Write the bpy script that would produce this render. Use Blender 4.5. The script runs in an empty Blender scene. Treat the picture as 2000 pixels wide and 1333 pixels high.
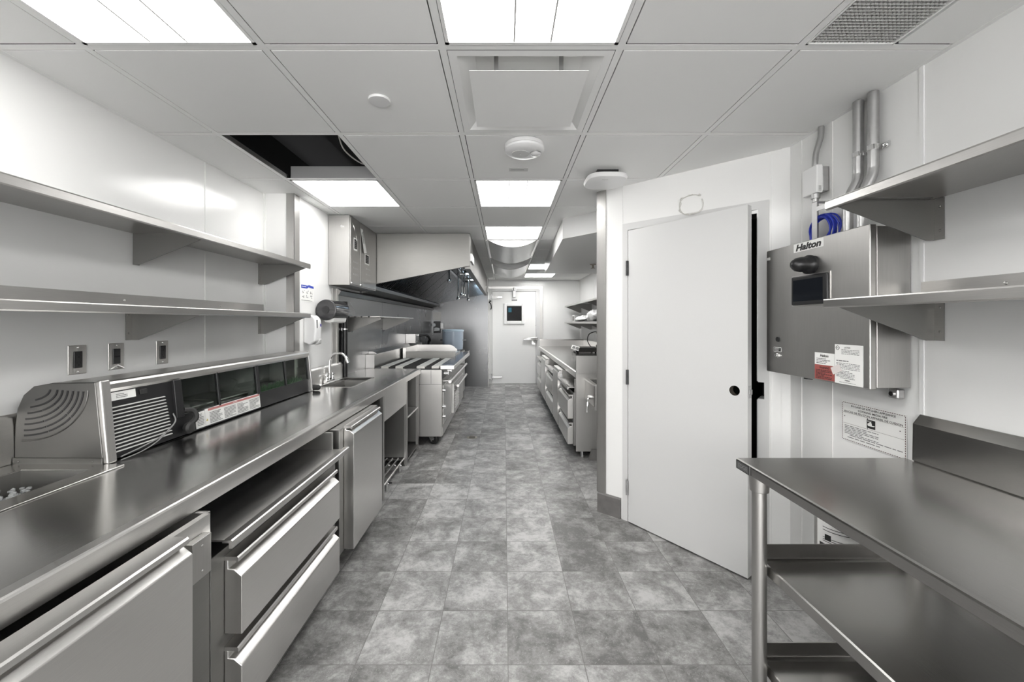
import bpy, bmesh, math, random
from mathutils import Vector, Matrix, noise
PI = math.pi
rnd = random.Random(7)
scene = bpy.context.scene
COL = scene.collection

# ------------------------------------------------------------------ camera
cam_d = bpy.data.cameras.new('camera')
cam = bpy.data.objects.new('camera', cam_d)
COL.objects.link(cam)
cam.location = (0, 0, 1.355)
cam.rotation_euler = (PI / 2, 0, 0)
cam_d.sensor_width = 36
cam_d.lens = 778 / 2000 * 36
cam_d.shift_x = 0.0075
cam_d.shift_y = -0.01825
cam_d.clip_start = 0.02
scene.camera = cam

# ------------------------------------------------------------------ light and exposure
world = bpy.data.worlds.new('world')
scene.world = world
world.use_nodes = True
world.node_tree.nodes['Background'].inputs[0].default_value = (1.0, 0.99, 0.98, 1)
world.node_tree.nodes['Background'].inputs[1].default_value = 2.9
scene.view_settings.view_transform = 'Standard'
scene.view_settings.look = 'None'
scene.view_settings.exposure = 1.33
scene.view_settings.gamma = 1.0
scene.view_settings.use_curve_mapping = False
LAMP = 4.9        # strength of the ceiling light lenses
HOODLAMP = 15.0   # strength of the hood lamps
scene.cycles.max_bounces = 10
scene.cycles.diffuse_bounces = 6
scene.cycles.glossy_bounces = 6
scene.cycles.transmission_bounces = 6
scene.cycles.sample_clamp_indirect = 6.0
scene.cycles.caustics_reflective = False
scene.cycles.caustics_refractive = False

# ------------------------------------------------------------------ materials
def new_mat(name):
    m = bpy.data.materials.new(name)
    m.use_nodes = True
    nt = m.node_tree
    return m, nt, nt.nodes['Principled BSDF']

def g(v):
    return (v, v, v, 1) if not isinstance(v, tuple) else (*v, 1)

def plain(name, col, rough=0.5, metal=0.0, bump=0.0, bscale=60, var=0.0, vscale=4, spec=0.5):
    m, nt, p = new_mat(name)
    N, L = nt.nodes, nt.links
    p.inputs['Base Color'].default_value = g(col)
    p.inputs['Roughness'].default_value = rough
    p.inputs['Metallic'].default_value = metal
    p.inputs['Specular IOR Level'].default_value = spec
    tc = N.new('ShaderNodeTexCoord')
    if var:
        n = N.new('ShaderNodeTexNoise'); n.inputs['Scale'].default_value = vscale; n.inputs['Detail'].default_value = 4
        L.new(tc.outputs['Object'], n.inputs['Vector'])
        r = N.new('ShaderNodeMix'); r.data_type = 'RGBA'
        c = g(col)
        r.inputs[6].default_value = tuple(max(0, x * (1 - var)) for x in c[:3]) + (1,)
        r.inputs[7].default_value = tuple(min(1, x * (1 + var)) for x in c[:3]) + (1,)
        L.new(n.outputs['Fac'], r.inputs[0]); L.new(r.outputs[2], p.inputs['Base Color'])
    if bump:
        n2 = N.new('ShaderNodeTexNoise'); n2.inputs['Scale'].default_value = bscale; n2.inputs['Detail'].default_value = 3
        L.new(tc.outputs['Object'], n2.inputs['Vector'])
        b = N.new('ShaderNodeBump'); b.inputs['Strength'].default_value = bump; b.inputs['Distance'].default_value = 0.002
        L.new(n2.outputs['Fac'], b.inputs['Height']); L.new(b.outputs['Normal'], p.inputs['Normal'])
    return m

def steel(name, col=(0.68, 0.67, 0.655), rough=0.3, stretch=(1, 1, 40), bump=0.06, smudge=0.035):
    """brushed stainless: long fine streaks and faint smudges"""
    m, nt, p = new_mat(name)
    N, L = nt.nodes, nt.links
    p.inputs['Metallic'].default_value = 1
    tc = N.new('ShaderNodeTexCoord')
    mp = N.new('ShaderNodeMapping'); mp.inputs['Scale'].default_value = stretch
    L.new(tc.outputs['Object'], mp.inputs['Vector'])
    n = N.new('ShaderNodeTexNoise'); n.inputs['Scale'].default_value = 12; n.inputs['Detail'].default_value = 3
    L.new(mp.outputs['Vector'], n.inputs['Vector'])
    s = N.new('ShaderNodeTexNoise'); s.inputs['Scale'].default_value = 2.2; s.inputs['Detail'].default_value = 1.5
    L.new(tc.outputs['Object'], s.inputs['Vector'])
    mx = N.new('ShaderNodeMix'); mx.data_type = 'RGBA'
    mx.inputs[6].default_value = tuple(c * 0.9 for c in col) + (1,)
    mx.inputs[7].default_value = tuple(min(1, c * 1.08) for c in col) + (1,)
    L.new(n.outputs['Fac'], mx.inputs[0]); L.new(mx.outputs[2], p.inputs['Base Color'])
    a = N.new('ShaderNodeMath'); a.operation = 'MULTIPLY_ADD'
    a.inputs[1].default_value = smudge * 2; a.inputs[2].default_value = rough - smudge
    L.new(s.outputs['Fac'], a.inputs[0]); L.new(a.outputs[0], p.inputs['Roughness'])
    b = N.new('ShaderNodeBump'); b.inputs['Strength'].default_value = bump; b.inputs['Distance'].default_value = 0.002
    L.new(n.outputs['Fac'], b.inputs['Height']); L.new(b.outputs['Normal'], p.inputs['Normal'])
    return m

def emit(name, col, strength):
    m, nt, p = new_mat(name)
    p.inputs['Base Color'].default_value = (0.8, 0.8, 0.8, 1)
    p.inputs['Emission Color'].default_value = (*col, 1)
    p.inputs['Emission Strength'].default_value = strength
    return m

def glass(name, col, rough=0.02, ior=1.5):
    """thin pane: clear straight through, mirror-like at grazing angles"""
    m, nt, p = new_mat(name)
    N, L = nt.nodes, nt.links
    tr = N.new('ShaderNodeBsdfTransparent'); tr.inputs[0].default_value = (*col, 1)
    gl = N.new('ShaderNodeBsdfGlossy'); gl.inputs['Roughness'].default_value = rough
    lw = N.new('ShaderNodeLayerWeight'); lw.inputs['Blend'].default_value = 0.5
    pw = N.new('ShaderNodeMath'); pw.operation = 'POWER'; pw.inputs[1].default_value = 5
    L.new(lw.outputs['Facing'], pw.inputs[0])
    f0 = ((ior - 1) / (ior + 1)) ** 2
    fr = N.new('ShaderNodeMath'); fr.operation = 'MULTIPLY_ADD'; fr.inputs[1].default_value = 1 - f0; fr.inputs[2].default_value = f0
    L.new(pw.outputs[0], fr.inputs[0])
    mx = N.new('ShaderNodeMixShader')
    L.new(fr.outputs[0], mx.inputs[0]); L.new(tr.outputs[0], mx.inputs[1]); L.new(gl.outputs[0], mx.inputs[2])
    L.new(mx.outputs[0], nt.nodes['Material Output'].inputs['Surface'])
    return m

def solid_glass(name, col, rough=0.02):
    m, nt, p = new_mat(name)
    p.inputs['Base Color'].default_value = (*col, 1)
    p.inputs['Roughness'].default_value = rough
    p.inputs['Transmission Weight'].default_value = 1.0
    p.inputs['IOR'].default_value = 1.45
    return m

def floor_mat():
    m, nt, p = new_mat('stone_tile')
    N, L = nt.nodes, nt.links
    def math_(op, a, b=None, c=None):
        n = N.new('ShaderNodeMath'); n.operation = op
        for i, x in enumerate((a, b, c)):
            if x is None: continue
            if isinstance(x, (int, float)): n.inputs[i].default_value = x
            else: L.new(x, n.inputs[i])
        return n.outputs[0]
    tc = N.new('ShaderNodeTexCoord')
    sp = N.new('ShaderNodeSeparateXYZ'); L.new(tc.outputs['Object'], sp.inputs[0])
    u = math_('DIVIDE', math_('SUBTRACT', sp.outputs[0], 0.0417), 0.302)
    v = math_('DIVIDE', math_('SUBTRACT', sp.outputs[1], 1.707), 0.2955)
    fu, fv = math_('FLOOR', u), math_('FLOOR', v)
    cu, cv = math_('FRACT', u), math_('FRACT', v)
    eu = math_('MINIMUM', cu, math_('SUBTRACT', 1, cu)); ev = math_('MINIMUM', cv, math_('SUBTRACT', 1, cv))
    edge = math_('MINIMUM', eu, ev)
    grout = math_('LESS_THAN', edge, 0.0055)
    cmb = N.new('ShaderNodeCombineXYZ'); L.new(fu, cmb.inputs[0]); L.new(fv, cmb.inputs[1])
    wn = N.new('ShaderNodeTexWhiteNoise'); wn.noise_dimensions = '2D'; L.new(cmb.outputs[0], wn.inputs['Vector'])
    off = N.new('ShaderNodeVectorMath'); off.operation = 'SCALE'; L.new(wn.outputs['Color'], off.inputs[0]); off.inputs['Scale'].default_value = 37
    pos = N.new('ShaderNodeVectorMath'); pos.operation = 'ADD'; L.new(tc.outputs['Object'], pos.inputs[0]); L.new(off.outputs[0], pos.inputs[1])
    def noise_(scale, detail, rough=0.6, dist=0.0, vec=None):
        n = N.new('ShaderNodeTexNoise'); n.inputs['Scale'].default_value = scale
        n.inputs['Detail'].default_value = detail; n.inputs['Roughness'].default_value = rough
        n.inputs['Distortion'].default_value = dist
        L.new(vec or pos.outputs[0], n.inputs['Vector'])
        return n.outputs['Fac']
    big = noise_(5.2, 10, 0.76, 0.25)
    fine = noise_(70, 6, 0.85, 0.4)
    vein = noise_(15, 7, 0.75, 0.5)
    ramp = N.new('ShaderNodeValToRGB')
    e = ramp.color_ramp.elements
    e[0].position, e[0].color = 0.41, (0.13, 0.128, 0.124, 1)
    e[1].position, e[1].color = 0.60, (0.50, 0.497, 0.49, 1)
    k = e.new(0.5); k.color = (0.265, 0.261, 0.256, 1)
    mixv = math_('ADD', math_('MULTIPLY', big, 0.62), math_('ADD', math_('MULTIPLY', vein, 0.22), math_('MULTIPLY', fine, 0.16)))
    mixv = math_('ADD', mixv, math_('MULTIPLY', math_('SUBTRACT', wn.outputs['Value'], 0.5), 0.09))
    L.new(mixv, ramp.inputs[0])
    # fine pale scratches
    vo = N.new('ShaderNodeTexNoise'); vo.inputs['Scale'].default_value = 70; vo.inputs['Detail'].default_value = 2; vo.inputs['Distortion'].default_value = 2.5
    L.new(pos.outputs[0], vo.inputs['Vector'])
    scr = math_('MULTIPLY', math_('GREATER_THAN', vo.outputs['Fac'], 0.66), 0.35)
    m1 = N.new('ShaderNodeMix'); m1.data_type = 'RGBA'; L.new(scr, m1.inputs[0]); L.new(ramp.outputs[0], m1.inputs[6]); m1.inputs[7].default_value = (0.55, 0.55, 0.54, 1)
    # plaster dust trodden in near the doorway
    sub = N.new('ShaderNodeVectorMath'); sub.operation = 'DISTANCE'; L.new(tc.outputs['Object'], sub.inputs[0]); sub.inputs[1].default_value = (0.70, 1.75, 0)
    near = N.new('ShaderNodeMapRange'); L.new(sub.outputs['Value'], near.inputs[0]); near.inputs[1].default_value = 0.1; near.inputs[2].default_value = 0.75; near.inputs[3].default_value = 1; near.inputs[4].default_value = 0
    dn = noise_(24, 6, 0.85, 0.6, tc.outputs['Object'])
    dust = math_('MULTIPLY', math_('GREATER_THAN', math_('ADD', dn, math_('MULTIPLY', near.outputs[0], 0.17)), 0.66), 0.65)
    m2 = N.new('ShaderNodeMix'); m2.data_type = 'RGBA'; L.new(dust, m2.inputs[0]); L.new(m1.outputs[2], m2.inputs[6]); m2.inputs[7].default_value = (0.62, 0.61, 0.59, 1)
    m3 = N.new('ShaderNodeMix'); m3.data_type = 'RGBA'; L.new(grout, m3.inputs[0]); L.new(m2.outputs[2], m3.inputs[6]); m3.inputs[7].default_value = (0.17, 0.166, 0.16, 1)
    L.new(m3.outputs[2], p.inputs['Base Color'])
    rr = math_('MULTIPLY_ADD', fine, 0.25, 0.3)
    L.new(rr, p.inputs['Roughness'])
    p.inputs['Specular IOR Level'].default_value = 0.45
    h = math_('SUBTRACT', math_('MULTIPLY', fine, 0.3), math_('MULTIPLY', grout, 1.0))
    b = N.new('ShaderNodeBump'); b.inputs['Strength'].default_value = 0.25; b.inputs['Distance'].default_value = 0.002
    L.new(h, b.inputs['Height']); L.new(b.outputs['Normal'], p.inputs['Normal'])
    return m

M = {}
M['floor'] = floor_mat()
M['wall'] = plain('white_wall_panel', (0.86, 0.86, 0.85), 0.18, bump=0.05, bscale=5, spec=0.5)
M['paint'] = plain('white_paint', (0.66, 0.66, 0.655), 0.35)
M['ceil'] = plain('ceiling_tile', (0.88, 0.88, 0.87), 0.85, bump=0.12, bscale=220)
M['grid'] = plain('grid_enamel', (0.88, 0.88, 0.87), 0.45)
M['dark'] = plain('plenum_dark', (0.012, 0.012, 0.013), 0.9)
M['closet'] = plain('unlit_room_shade', (0.03, 0.03, 0.03), 0.9)  # near-black wall colour stands in for the shade of the unlit rooms
M['steel'] = steel('stainless', stretch=(60, 1, 60))
M['steel_v'] = steel('stainless_vertical', (0.47, 0.463, 0.45), 0.4, (50, 50, 1))
M['steel_x'] = steel('stainless_cross', stretch=(1, 40, 40))
M['top'] = steel('stainless_worktop', (0.55, 0.543, 0.53), 0.17, (60, 1, 60), 0.05, 0.04)
M['steel_d'] = steel('stainless_dull', (0.27, 0.266, 0.258), 0.4, (60, 1, 60))
M['clad'] = steel('stainless_cladding', (0.19, 0.192, 0.195), 0.28, (30, 30, 1), 0.03, 0.03)
M['hood'] = steel('stainless_hood', (0.25, 0.246, 0.236), 0.42, (1, 30, 60))
M['hood_in'] = steel('stainless_hood_inside', (0.13, 0.135, 0.14), 0.17, (30, 1, 30), 0.02)
M['chrome'] = plain('chrome', (0.8, 0.8, 0.8), 0.08, 1.0)
M['galv'] = plain('galvanised', (0.5, 0.5, 0.5), 0.38, 1.0, var=0.15, vscale=30)
M['black'] = plain('black_plastic', (0.012, 0.012, 0.013), 0.35)
M['rubber'] = plain('black_rubber', (0.015, 0.015, 0.015), 0.6)
M['smoke'] = plain('smoked_plastic', (0.035, 0.035, 0.037), 0.12)
M['white'] = plain('white_plastic', (0.82, 0.82, 0.82), 0.3)
M['offwhite'] = plain('offwhite_plastic', (0.6, 0.6, 0.59), 0.4)
M['paper'] = plain('paper', (0.85, 0.85, 0.83), 0.7)
M['ink'] = plain('ink', (0.015, 0.015, 0.015), 0.6)
M['greyink'] = plain('grey_ink', (0.2, 0.2, 0.2), 0.6)
M['red'] = plain('label_red', (0.36, 0.09, 0.08), 0.5)
M['redlite'] = plain('label_band_red', (0.5, 0.2, 0.19), 0.5)
M['blue'] = plain('label_blue', (0.04, 0.07, 0.45), 0.5)
M['purple'] = plain('label_purple', (0.1, 0.08, 0.3), 0.5)
M['cable'] = plain('blue_cable', (0.02, 0.04, 0.42), 0.45)
M['green'] = plain('green_plastic', (0.16, 0.27, 0.16), 0.5)
M['base'] = plain('baseboard_tile', (0.15, 0.145, 0.14), 0.5, var=0.35, vscale=14)
M['lens'] = emit('light_lens', (1.0, 0.99, 0.97), LAMP)
M['lens_far'] = emit('light_lens_far', (1.0, 0.99, 0.97), LAMP * 1.75)
M['lip'] = steel('stainless_shelf', (0.47, 0.462, 0.45), 0.3, (60, 1, 60))
M['well'] = plain('well_liner', (0.42, 0.42, 0.415), 0.35)
M['housing'] = plain('lamp_housing', (0.34, 0.34, 0.34), 0.5)
M['rail'] = steel('stainless_rail_end', (0.17, 0.168, 0.162), 0.4, (60, 1, 60))
M['tabletop'] = steel('stainless_table', (0.42, 0.412, 0.40), 0.24, (60, 1, 60), 0.05, 0.04)
M['hoodlamp'] = emit('hood_lamp', (0.62, 0.82, 1.0), HOODLAMP)
M['cyan'] = emit('cyan_lamp', (0.01, 0.3, 0.45), 0.6)
M['glass'] = glass('tinted_glass', (0.72, 0.75, 0.73))
M['pane'] = glass('dark_door_pane', (0.5, 0.5, 0.5), 0.02, 1.15)
M['clear'] = glass('clear_glass', (0.95, 0.95, 0.95))
M['film'] = plain('wrapped_blue_plastic', (0.55, 0.64, 0.75), 0.16, bump=0.9, bscale=16)
M['bag'] = plain('white_bag', (0.82, 0.82, 0.82), 0.35, bump=0.5, bscale=30)
M['ice'] = plain('ice', (0.36, 0.37, 0.37), 0.05, spec=0.9)
M['bore_shade'] = plain('bore_shade_dark', (0.06, 0.05, 0.04), 0.8)  # dark colour painted in for the shade inside the knob hole
M['screen'] = plain('screen_glass', (0.012, 0.014, 0.018), 0.08)
M['grate'] = plain('cast_grate', (0.05, 0.05, 0.05), 0.5, 0.5)
M['bar'] = plain('pale_bar', (0.78, 0.77, 0.73), 0.4)
M['board'] = plain('grey_ledge', (0.14, 0.16, 0.2), 0.2, 0.6)
M['brass'] = plain('brass', (0.35, 0.32, 0.27), 0.4, 0.8)
M['wire'] = plain('pale_wire', (0.62, 0.61, 0.58), 0.5)

# ------------------------------------------------------------------ mesh helpers
class MB:
    def __init__(s, xf=None):
        s.v, s.f, s.m, s.xf = [], [], [], xf
    def add(s, vs, fs, mi=0):
        o = len(s.v)
        s.v += [Vector(v) for v in vs]
        for f in fs:
            s.f.append([i + o for i in f]); s.m.append(mi)
        return s
    def box(s, x0, x1, y0, y1, z0, z1, mi=0):
        if x0 > x1: x0, x1 = x1, x0
        if y0 > y1: y0, y1 = y1, y0
        if z0 > z1: z0, z1 = z1, z0
        return s.add([(x0, y0, z0), (x1, y0, z0), (x1, y1, z0), (x0, y1, z0), (x0, y0, z1), (x1, y0, z1), (x1, y1, z1), (x0, y1, z1)],
                     [(0, 3, 2, 1), (4, 5, 6, 7), (0, 1, 5, 4), (1, 2, 6, 5), (2, 3, 7, 6), (3, 0, 4, 7)], mi)
    def prism(s, pts, axis, a0, a1, mi=0):
        def mk(p, a):
            return {'x': (a, p[0], p[1]), 'y': (p[0], a, p[1]), 'z': (p[0], p[1], a)}[axis]
        n = len(pts)
        vs = [mk(p, a0) for p in pts] + [mk(p, a1) for p in pts]
        fs = [list(range(n))[::-1], list(range(n, 2 * n))] + [(i, (i + 1) % n, n + (i + 1) % n, n + i) for i in range(n)]
        return s.add(vs, fs, mi)
    def strip(s, pts, axis, a0, a1, th, mi=0):
        """open bent sheet following pts, thickness th"""
        off = []
        n = len(pts)
        for i, p in enumerate(pts):
            d = Vector((0, 0))
            if i > 0: d += (Vector(p) - Vector(pts[i - 1])).normalized()
            if i < n - 1: d += (Vector(pts[i + 1]) - Vector(p)).normalized()
            d.normalize()
            off.append((p[0] - d.y * th, p[1] + d.x * th))
        return s.prism(list(pts) + off[::-1], axis, a0, a1, mi)
    def quad(s, a, b, c, d, th=0.0, mi=0):
        a, b, c, d = map(Vector, (a, b, c, d))
        if th == 0: return s.add([a, b, c, d], [(0, 1, 2, 3)], mi)
        n = (b - a).cross(d - a).normalized() * th
        return s.add([a, b, c, d, a + n, b + n, c + n, d + n],
                     [(0, 3, 2, 1), (4, 5, 6, 7), (0, 1, 5, 4), (1, 2, 6, 5), (2, 3, 7, 6), (3, 0, 4, 7)], mi)
    def frame_(s, d):
        d = Vector(d).normalized()
        u = d.cross(Vector((0, 0, 1)))
        if u.length < 1e-3: u = d.cross(Vector((1, 0, 0)))
        u.normalize()
        return d, u, d.cross(u)
    def lathe(s, prof, base, axis, n=24, mi=0):
        d, u, w = s.frame_(axis)
        base = Vector(base); vs = []; fs = []
        for r, h in prof:
            for k in range(n):
                a = 2 * PI * k / n
                vs.append(base + d * h + (u * math.cos(a) + w * math.sin(a)) * max(r, 1e-5))
        for i in range(len(prof) - 1):
            for k in range(n):
                fs.append((i * n + k, i * n + (k + 1) % n, (i + 1) * n + (k + 1) % n, (i + 1) * n + k))
        fs.append(list(range(n))[::-1]); fs.append([(len(prof) - 1) * n + k for k in range(n)])
        return s.add(vs, fs, mi)
    def cyl(s, p0, p1, r, r1=None, n=20, mi=0):
        p0, p1 = Vector(p0), Vector(p1)
        return s.lathe([(r, 0), (r if r1 is None else r1, (p1 - p0).length)], p0, p1 - p0, n, mi)
    def tube(s, pts, r, n=10, mi=0, closed=False):
        pts = [Vector(p) for p in pts]; m = len(pts); vs = []; fs = []
        u = None
        for i, p in enumerate(pts):
            a = pts[i - 1] if (i > 0 or closed) else p
            b = pts[(i + 1) % m] if (i < m - 1 or closed) else p
            d = (b - a).normalized()
            if u is None: _, u, _ = s.frame_(d)
            u = (u - d * u.dot(d)).normalized(); w = d.cross(u)
            for k in range(n):
                t = 2 * PI * k / n
                vs.append(p + (u * math.cos(t) + w * math.sin(t)) * r)
        for i in range(m if closed else m - 1):
            j = (i + 1) % m
            for k in range(n):
                fs.append((i * n + k, i * n + (k + 1) % n, j * n + (k + 1) % n, j * n + k))
        if not closed:
            fs.append(list(range(n))[::-1]); fs.append([(m - 1) * n + k for k in range(n)])
        return s.add(vs, fs, mi)
    def ball(s, c, rx, ry=None, rz=None, n=16, mi=0):
        ry = rx if ry is None else ry; rz = rx if rz is None else rz
        c = Vector(c); vs = []; fs = []; h = n // 2
        for i in range(1, h):
            a = PI * i / h
            for k in range(n):
                b = 2 * PI * k / n
                vs.append(c + Vector((rx * math.sin(a) * math.cos(b), ry * math.sin(a) * math.sin(b), rz * math.cos(a))))
        top = len(vs); vs.append(c + Vector((0, 0, rz))); vs.append(c - Vector((0, 0, rz)))
        for i in range(h - 2):
            for k in range(n):
                fs.append((i * n + k, i * n + (k + 1) % n, (i + 1) * n + (k + 1) % n, (i + 1) * n + k))
        for k in range(n):
            fs.append((top, (k + 1) % n, k)); fs.append((top + 1, (h - 2) * n + k, (h - 2) * n + (k + 1) % n))
        return s.add(vs, fs, mi)

ORG = {}
def build(name, mb, mats, parent=None, bevel=0.0, smooth=35, seg=2):
    """one mesh object; world coordinates go in, origin sits at the thing's base"""
    vs = mb.v if mb.xf is None else [mb.xf @ v for v in mb.v]
    if parent is not None: org = ORG[parent.name]
    else:
        xs = [v.x for v in vs]; ys = [v.y for v in vs]; zs = [v.z for v in vs]
        org = Vector(((min(xs) + max(xs)) / 2, (min(ys) + max(ys)) / 2, min(zs)))
    me = bpy.data.meshes.new(name)
    me.from_pydata([v - org for v in vs], [], mb.f)
    for mt in (mats if isinstance(mats, (list, tuple)) else [mats]):
        me.materials.append(M[mt] if isinstance(mt, str) else mt)
    me.polygons.foreach_set('material_index', mb.m)
    bm = bmesh.new(); bm.from_mesh(me); bmesh.ops.recalc_face_normals(bm, faces=bm.faces); bm.to_mesh(me); bm.free()
    if smooth:
        me.polygons.foreach_set('use_smooth', [True] * len(me.polygons))
        me.set_sharp_from_angle(angle=math.radians(smooth))
    me.update()
    o = bpy.data.objects.new(name, me); COL.objects.link(o)
    if parent is not None: o.parent = parent
    else: o.location = org
    ORG[o.name] = org
    if bevel:
        b = o.modifiers.new('edge', 'BEVEL'); b.width = bevel; b.segments = seg; b.limit_method = 'ANGLE'; b.angle_limit = math.radians(40)
        b.harden_normals = False
    if smooth:
        w = o.modifiers.new('shade', 'WEIGHTED_NORMAL'); w.keep_sharp = True
    return o

def thing(name, label, cat, loc, group=None):
    o = bpy.data.objects.new(name, None); COL.objects.link(o)
    o.location = loc; o.empty_display_size = 0.1
    ORG[o.name] = Vector(loc)
    return tag(o, label, cat, group)
def tag(o, label, cat, group=None):
    o['label'] = label; o['category'] = cat
    if group: o['group'] = group
    return o
def struct(name, mb, mats, bevel=0.0, label=None, cat=None, smooth=35):
    o = build(name, mb, mats, None, bevel, smooth)
    o['kind'] = 'structure'
    if label: o['label'] = label
    if cat: o['category'] = cat
    return o

def lettering(name, s, parent, center, right, up, w, h, mat, bold=0.0, shear=0.0, depth=0.0004):
    """text fitted into a w x h box on the plane spanned by right/up"""
    cu = bpy.data.curves.new('t', 'FONT'); cu.body = s; cu.offset = bold; cu.shear = shear; cu.resolution_u = 3
    cu.align_x = 'CENTER'
    ob = bpy.data.objects.new('t', cu); COL.objects.link(ob)
    dg = bpy.context.evaluated_depsgraph_get(); dg.update()
    me0 = bpy.data.meshes.new_from_object(ob.evaluated_get(dg))
    vs = [v.co.copy() for v in me0.vertices]; fs = [list(p.vertices) for p in me0.polygons]
    bpy.data.objects.remove(ob); bpy.data.curves.remove(cu); bpy.data.meshes.remove(me0)
    x0, x1 = min(v.x for v in vs), max(v.x for v in vs); y0, y1 = min(v.y for v in vs), max(v.y for v in vs)
    R, U, C = Vector(right), Vector(up), Vector(center)
    Nn = R.cross(U).normalized()
    mb = MB()
    mb.add([C + R * ((v.x - x0) / (x1 - x0) - 0.5) * w + U * ((v.y - y0) / (y1 - y0) - 0.5) * h + Nn * depth for v in vs], fs)
    return build(name, mb, mat, parent, smooth=0)

def micro(mb, center, right, up, w, h, rows, fill=0.9, th=0.45, off=0.0004, align='l', mi=0):
    """rows of tiny word-length dashes: print too small to read"""
    R, U, C = Vector(right), Vector(up), Vector(center)
    Nn = R.cross(U).normalized() * off
    ph = h / rows
    for i in range(rows):
        z = h / 2 - ph * (i + 0.5)
        full = w * (fill if rnd.random() < 0.7 else fill * rnd.uniform(0.5, 0.95))
        x = -w / 2 if align == 'l' else -full / 2
        end = x + full
        while x < end - w * 0.02:
            l = min(rnd.uniform(0.05, 0.16) * w, end - x)
            a = C + R * x + U * (z - ph * th / 2) + Nn
            mb.quad(a, a + R * l, a + R * l + U * ph * th, a + U * ph * th, 0, mi)
            x += l + w * 0.018
    return mb

def arc(c, r, a0, a1, n, plane='xz', fixed=0.0):
    out = []
    for i in range(n + 1):
        a = a0 + (a1 - a0) * i / n
        p, q = c[0] + r * math.cos(a), c[1] + r * math.sin(a)
        out.append({'xz': (p, fixed, q), 'yz': (fixed, p, q), 'xy': (p, q, fixed)}[plane])
    return out
def smooth_path(pts, n=6):
    """Catmull-Rom through pts"""
    P = [Vector(p) for p in pts]; P = [P[0] * 2 - P[1]] + P + [P[-1] * 2 - P[-2]]
    out = []
    for i in range(1, len(P) - 2):
        for k in range(n):
            t = k / n
            a, b, c, d = P[i - 1], P[i], P[i + 1], P[i + 2]
            out.append(0.5 * ((2 * b) + (c - a) * t + (2 * a - 5 * b + 4 * c - d) * t * t + (3 * b - a - 3 * c + d) * t ** 3))
    out.append(P[-2])
    return out
# ================================================================== THE ROOM
CZ = 2.293                       # ceiling
XL, XJ, XR, XF = -1.75, -1.53, 1.53, 1.67
YJ, YP, YE, YB = 2.90, 8.40, 8.85, -2.5
A = Vector((0.675, 2.865, 0)); Bp = Vector((1.53, 2.13, 0))
dd = (Bp - A).normalized(); nn = Vector((dd.y, -dd.x, 0))     # along the diagonal wall / into the room
DG = Matrix(((dd.x, nn.x, 0, A.x), (dd.y, nn.y, 0, A.y), (0, 0, 1, 0), (0, 0, 0, 1)))   # local (s, t, z)
if nn.y > 0: raise RuntimeError

struct('floor', MB().box(-1.95, 2.5, YB - .1, 11.2, -0.06, 0), 'floor', label='grey mottled stone tile floor', cat='floor')

def battens(mb, axis, const, outs, ats, z0=0.0, z1=CZ, w=.016):
    for a in ats:
        if axis == 'x': mb.box(const, const + outs, a - w / 2, a + w / 2, z0, z1)
        else: mb.box(a - w / 2, a + w / 2, const, const + outs, z0, z1)
    return mb
mb = MB().box(XL - .12, XL, YB, YJ + .1, 0, CZ + .02)
battens(mb, 'x', XL, .003, [-.1, 1.115 - .0, 2.335])
for y, z in ((2.45, 1.10), (2.52, 1.075), (2.44, 1.07)): mb.box(XL, XL + .002, y - .004, y + .004, z - .01, z + .01)
struct('wall_left', mb, 'wall', label='white glossy panelled left wall', cat='wall')
mb = MB().box(XL, XJ, YJ, YJ + .12, 0, CZ + .02)
mb.box(XL, XL + .012, YJ - .012, YJ, 0, CZ)
struct('wall_left_return', mb, 'wall', label='short white wall facing the aisle end of the left shelves', cat='wall')
mb = MB().box(XJ - .34, XJ, YJ + .12, 3.60, 0, CZ + .02)
struct('wall_left_middle', mb, 'wall', label='white wall behind the hand sink', cat='wall')
mb = MB().box(XJ - .34, XJ, 3.60, YE + .1, 0, CZ + .02)
struct('wall_left_far', mb, 'wall', label='wall behind the cooking line', cat='wall')
# stainless cladding with its seams
mb = MB()
for a, b in ((3.61, 4.974), (4.978, 6.298), (6.302, 8.40)): mb.box(XJ, XJ + .006, a, b, .10, 1.64)
struct('trim_1', mb, 'clad', label='stainless wall cladding behind the cooking line', cat='cladding')
struct('trim_2', MB().box(XJ, XJ + .012, 3.53, 3.60, .86, 1.66).box(XJ, XJ + .02, 3.60, 3.63, .86, 1.66), 'steel_v', label='vertical stainless edge strip beside the towel dispenser', cat='trim')
mb = MB().box(-1.53, -.345, YP, YP + .02, 0, 2.0)
for x in (-1.31, -.37): mb.box(x - .002, x + .002, YP - .002, YP, 0, 2.0)
struct('wall_partition', mb, 'clad', label='stainless partition at the end of the cooking line', cat='wall')
mb = MB().box(-1.87, -.345, YP + .02, YE, 0, CZ + .02)
mb.box(-.345, -.339, YP + .02, YE, 0, CZ)
struct('wall_partition_core', mb, 'wall', label='white return beside the walk-in door', cat='wall')
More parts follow.
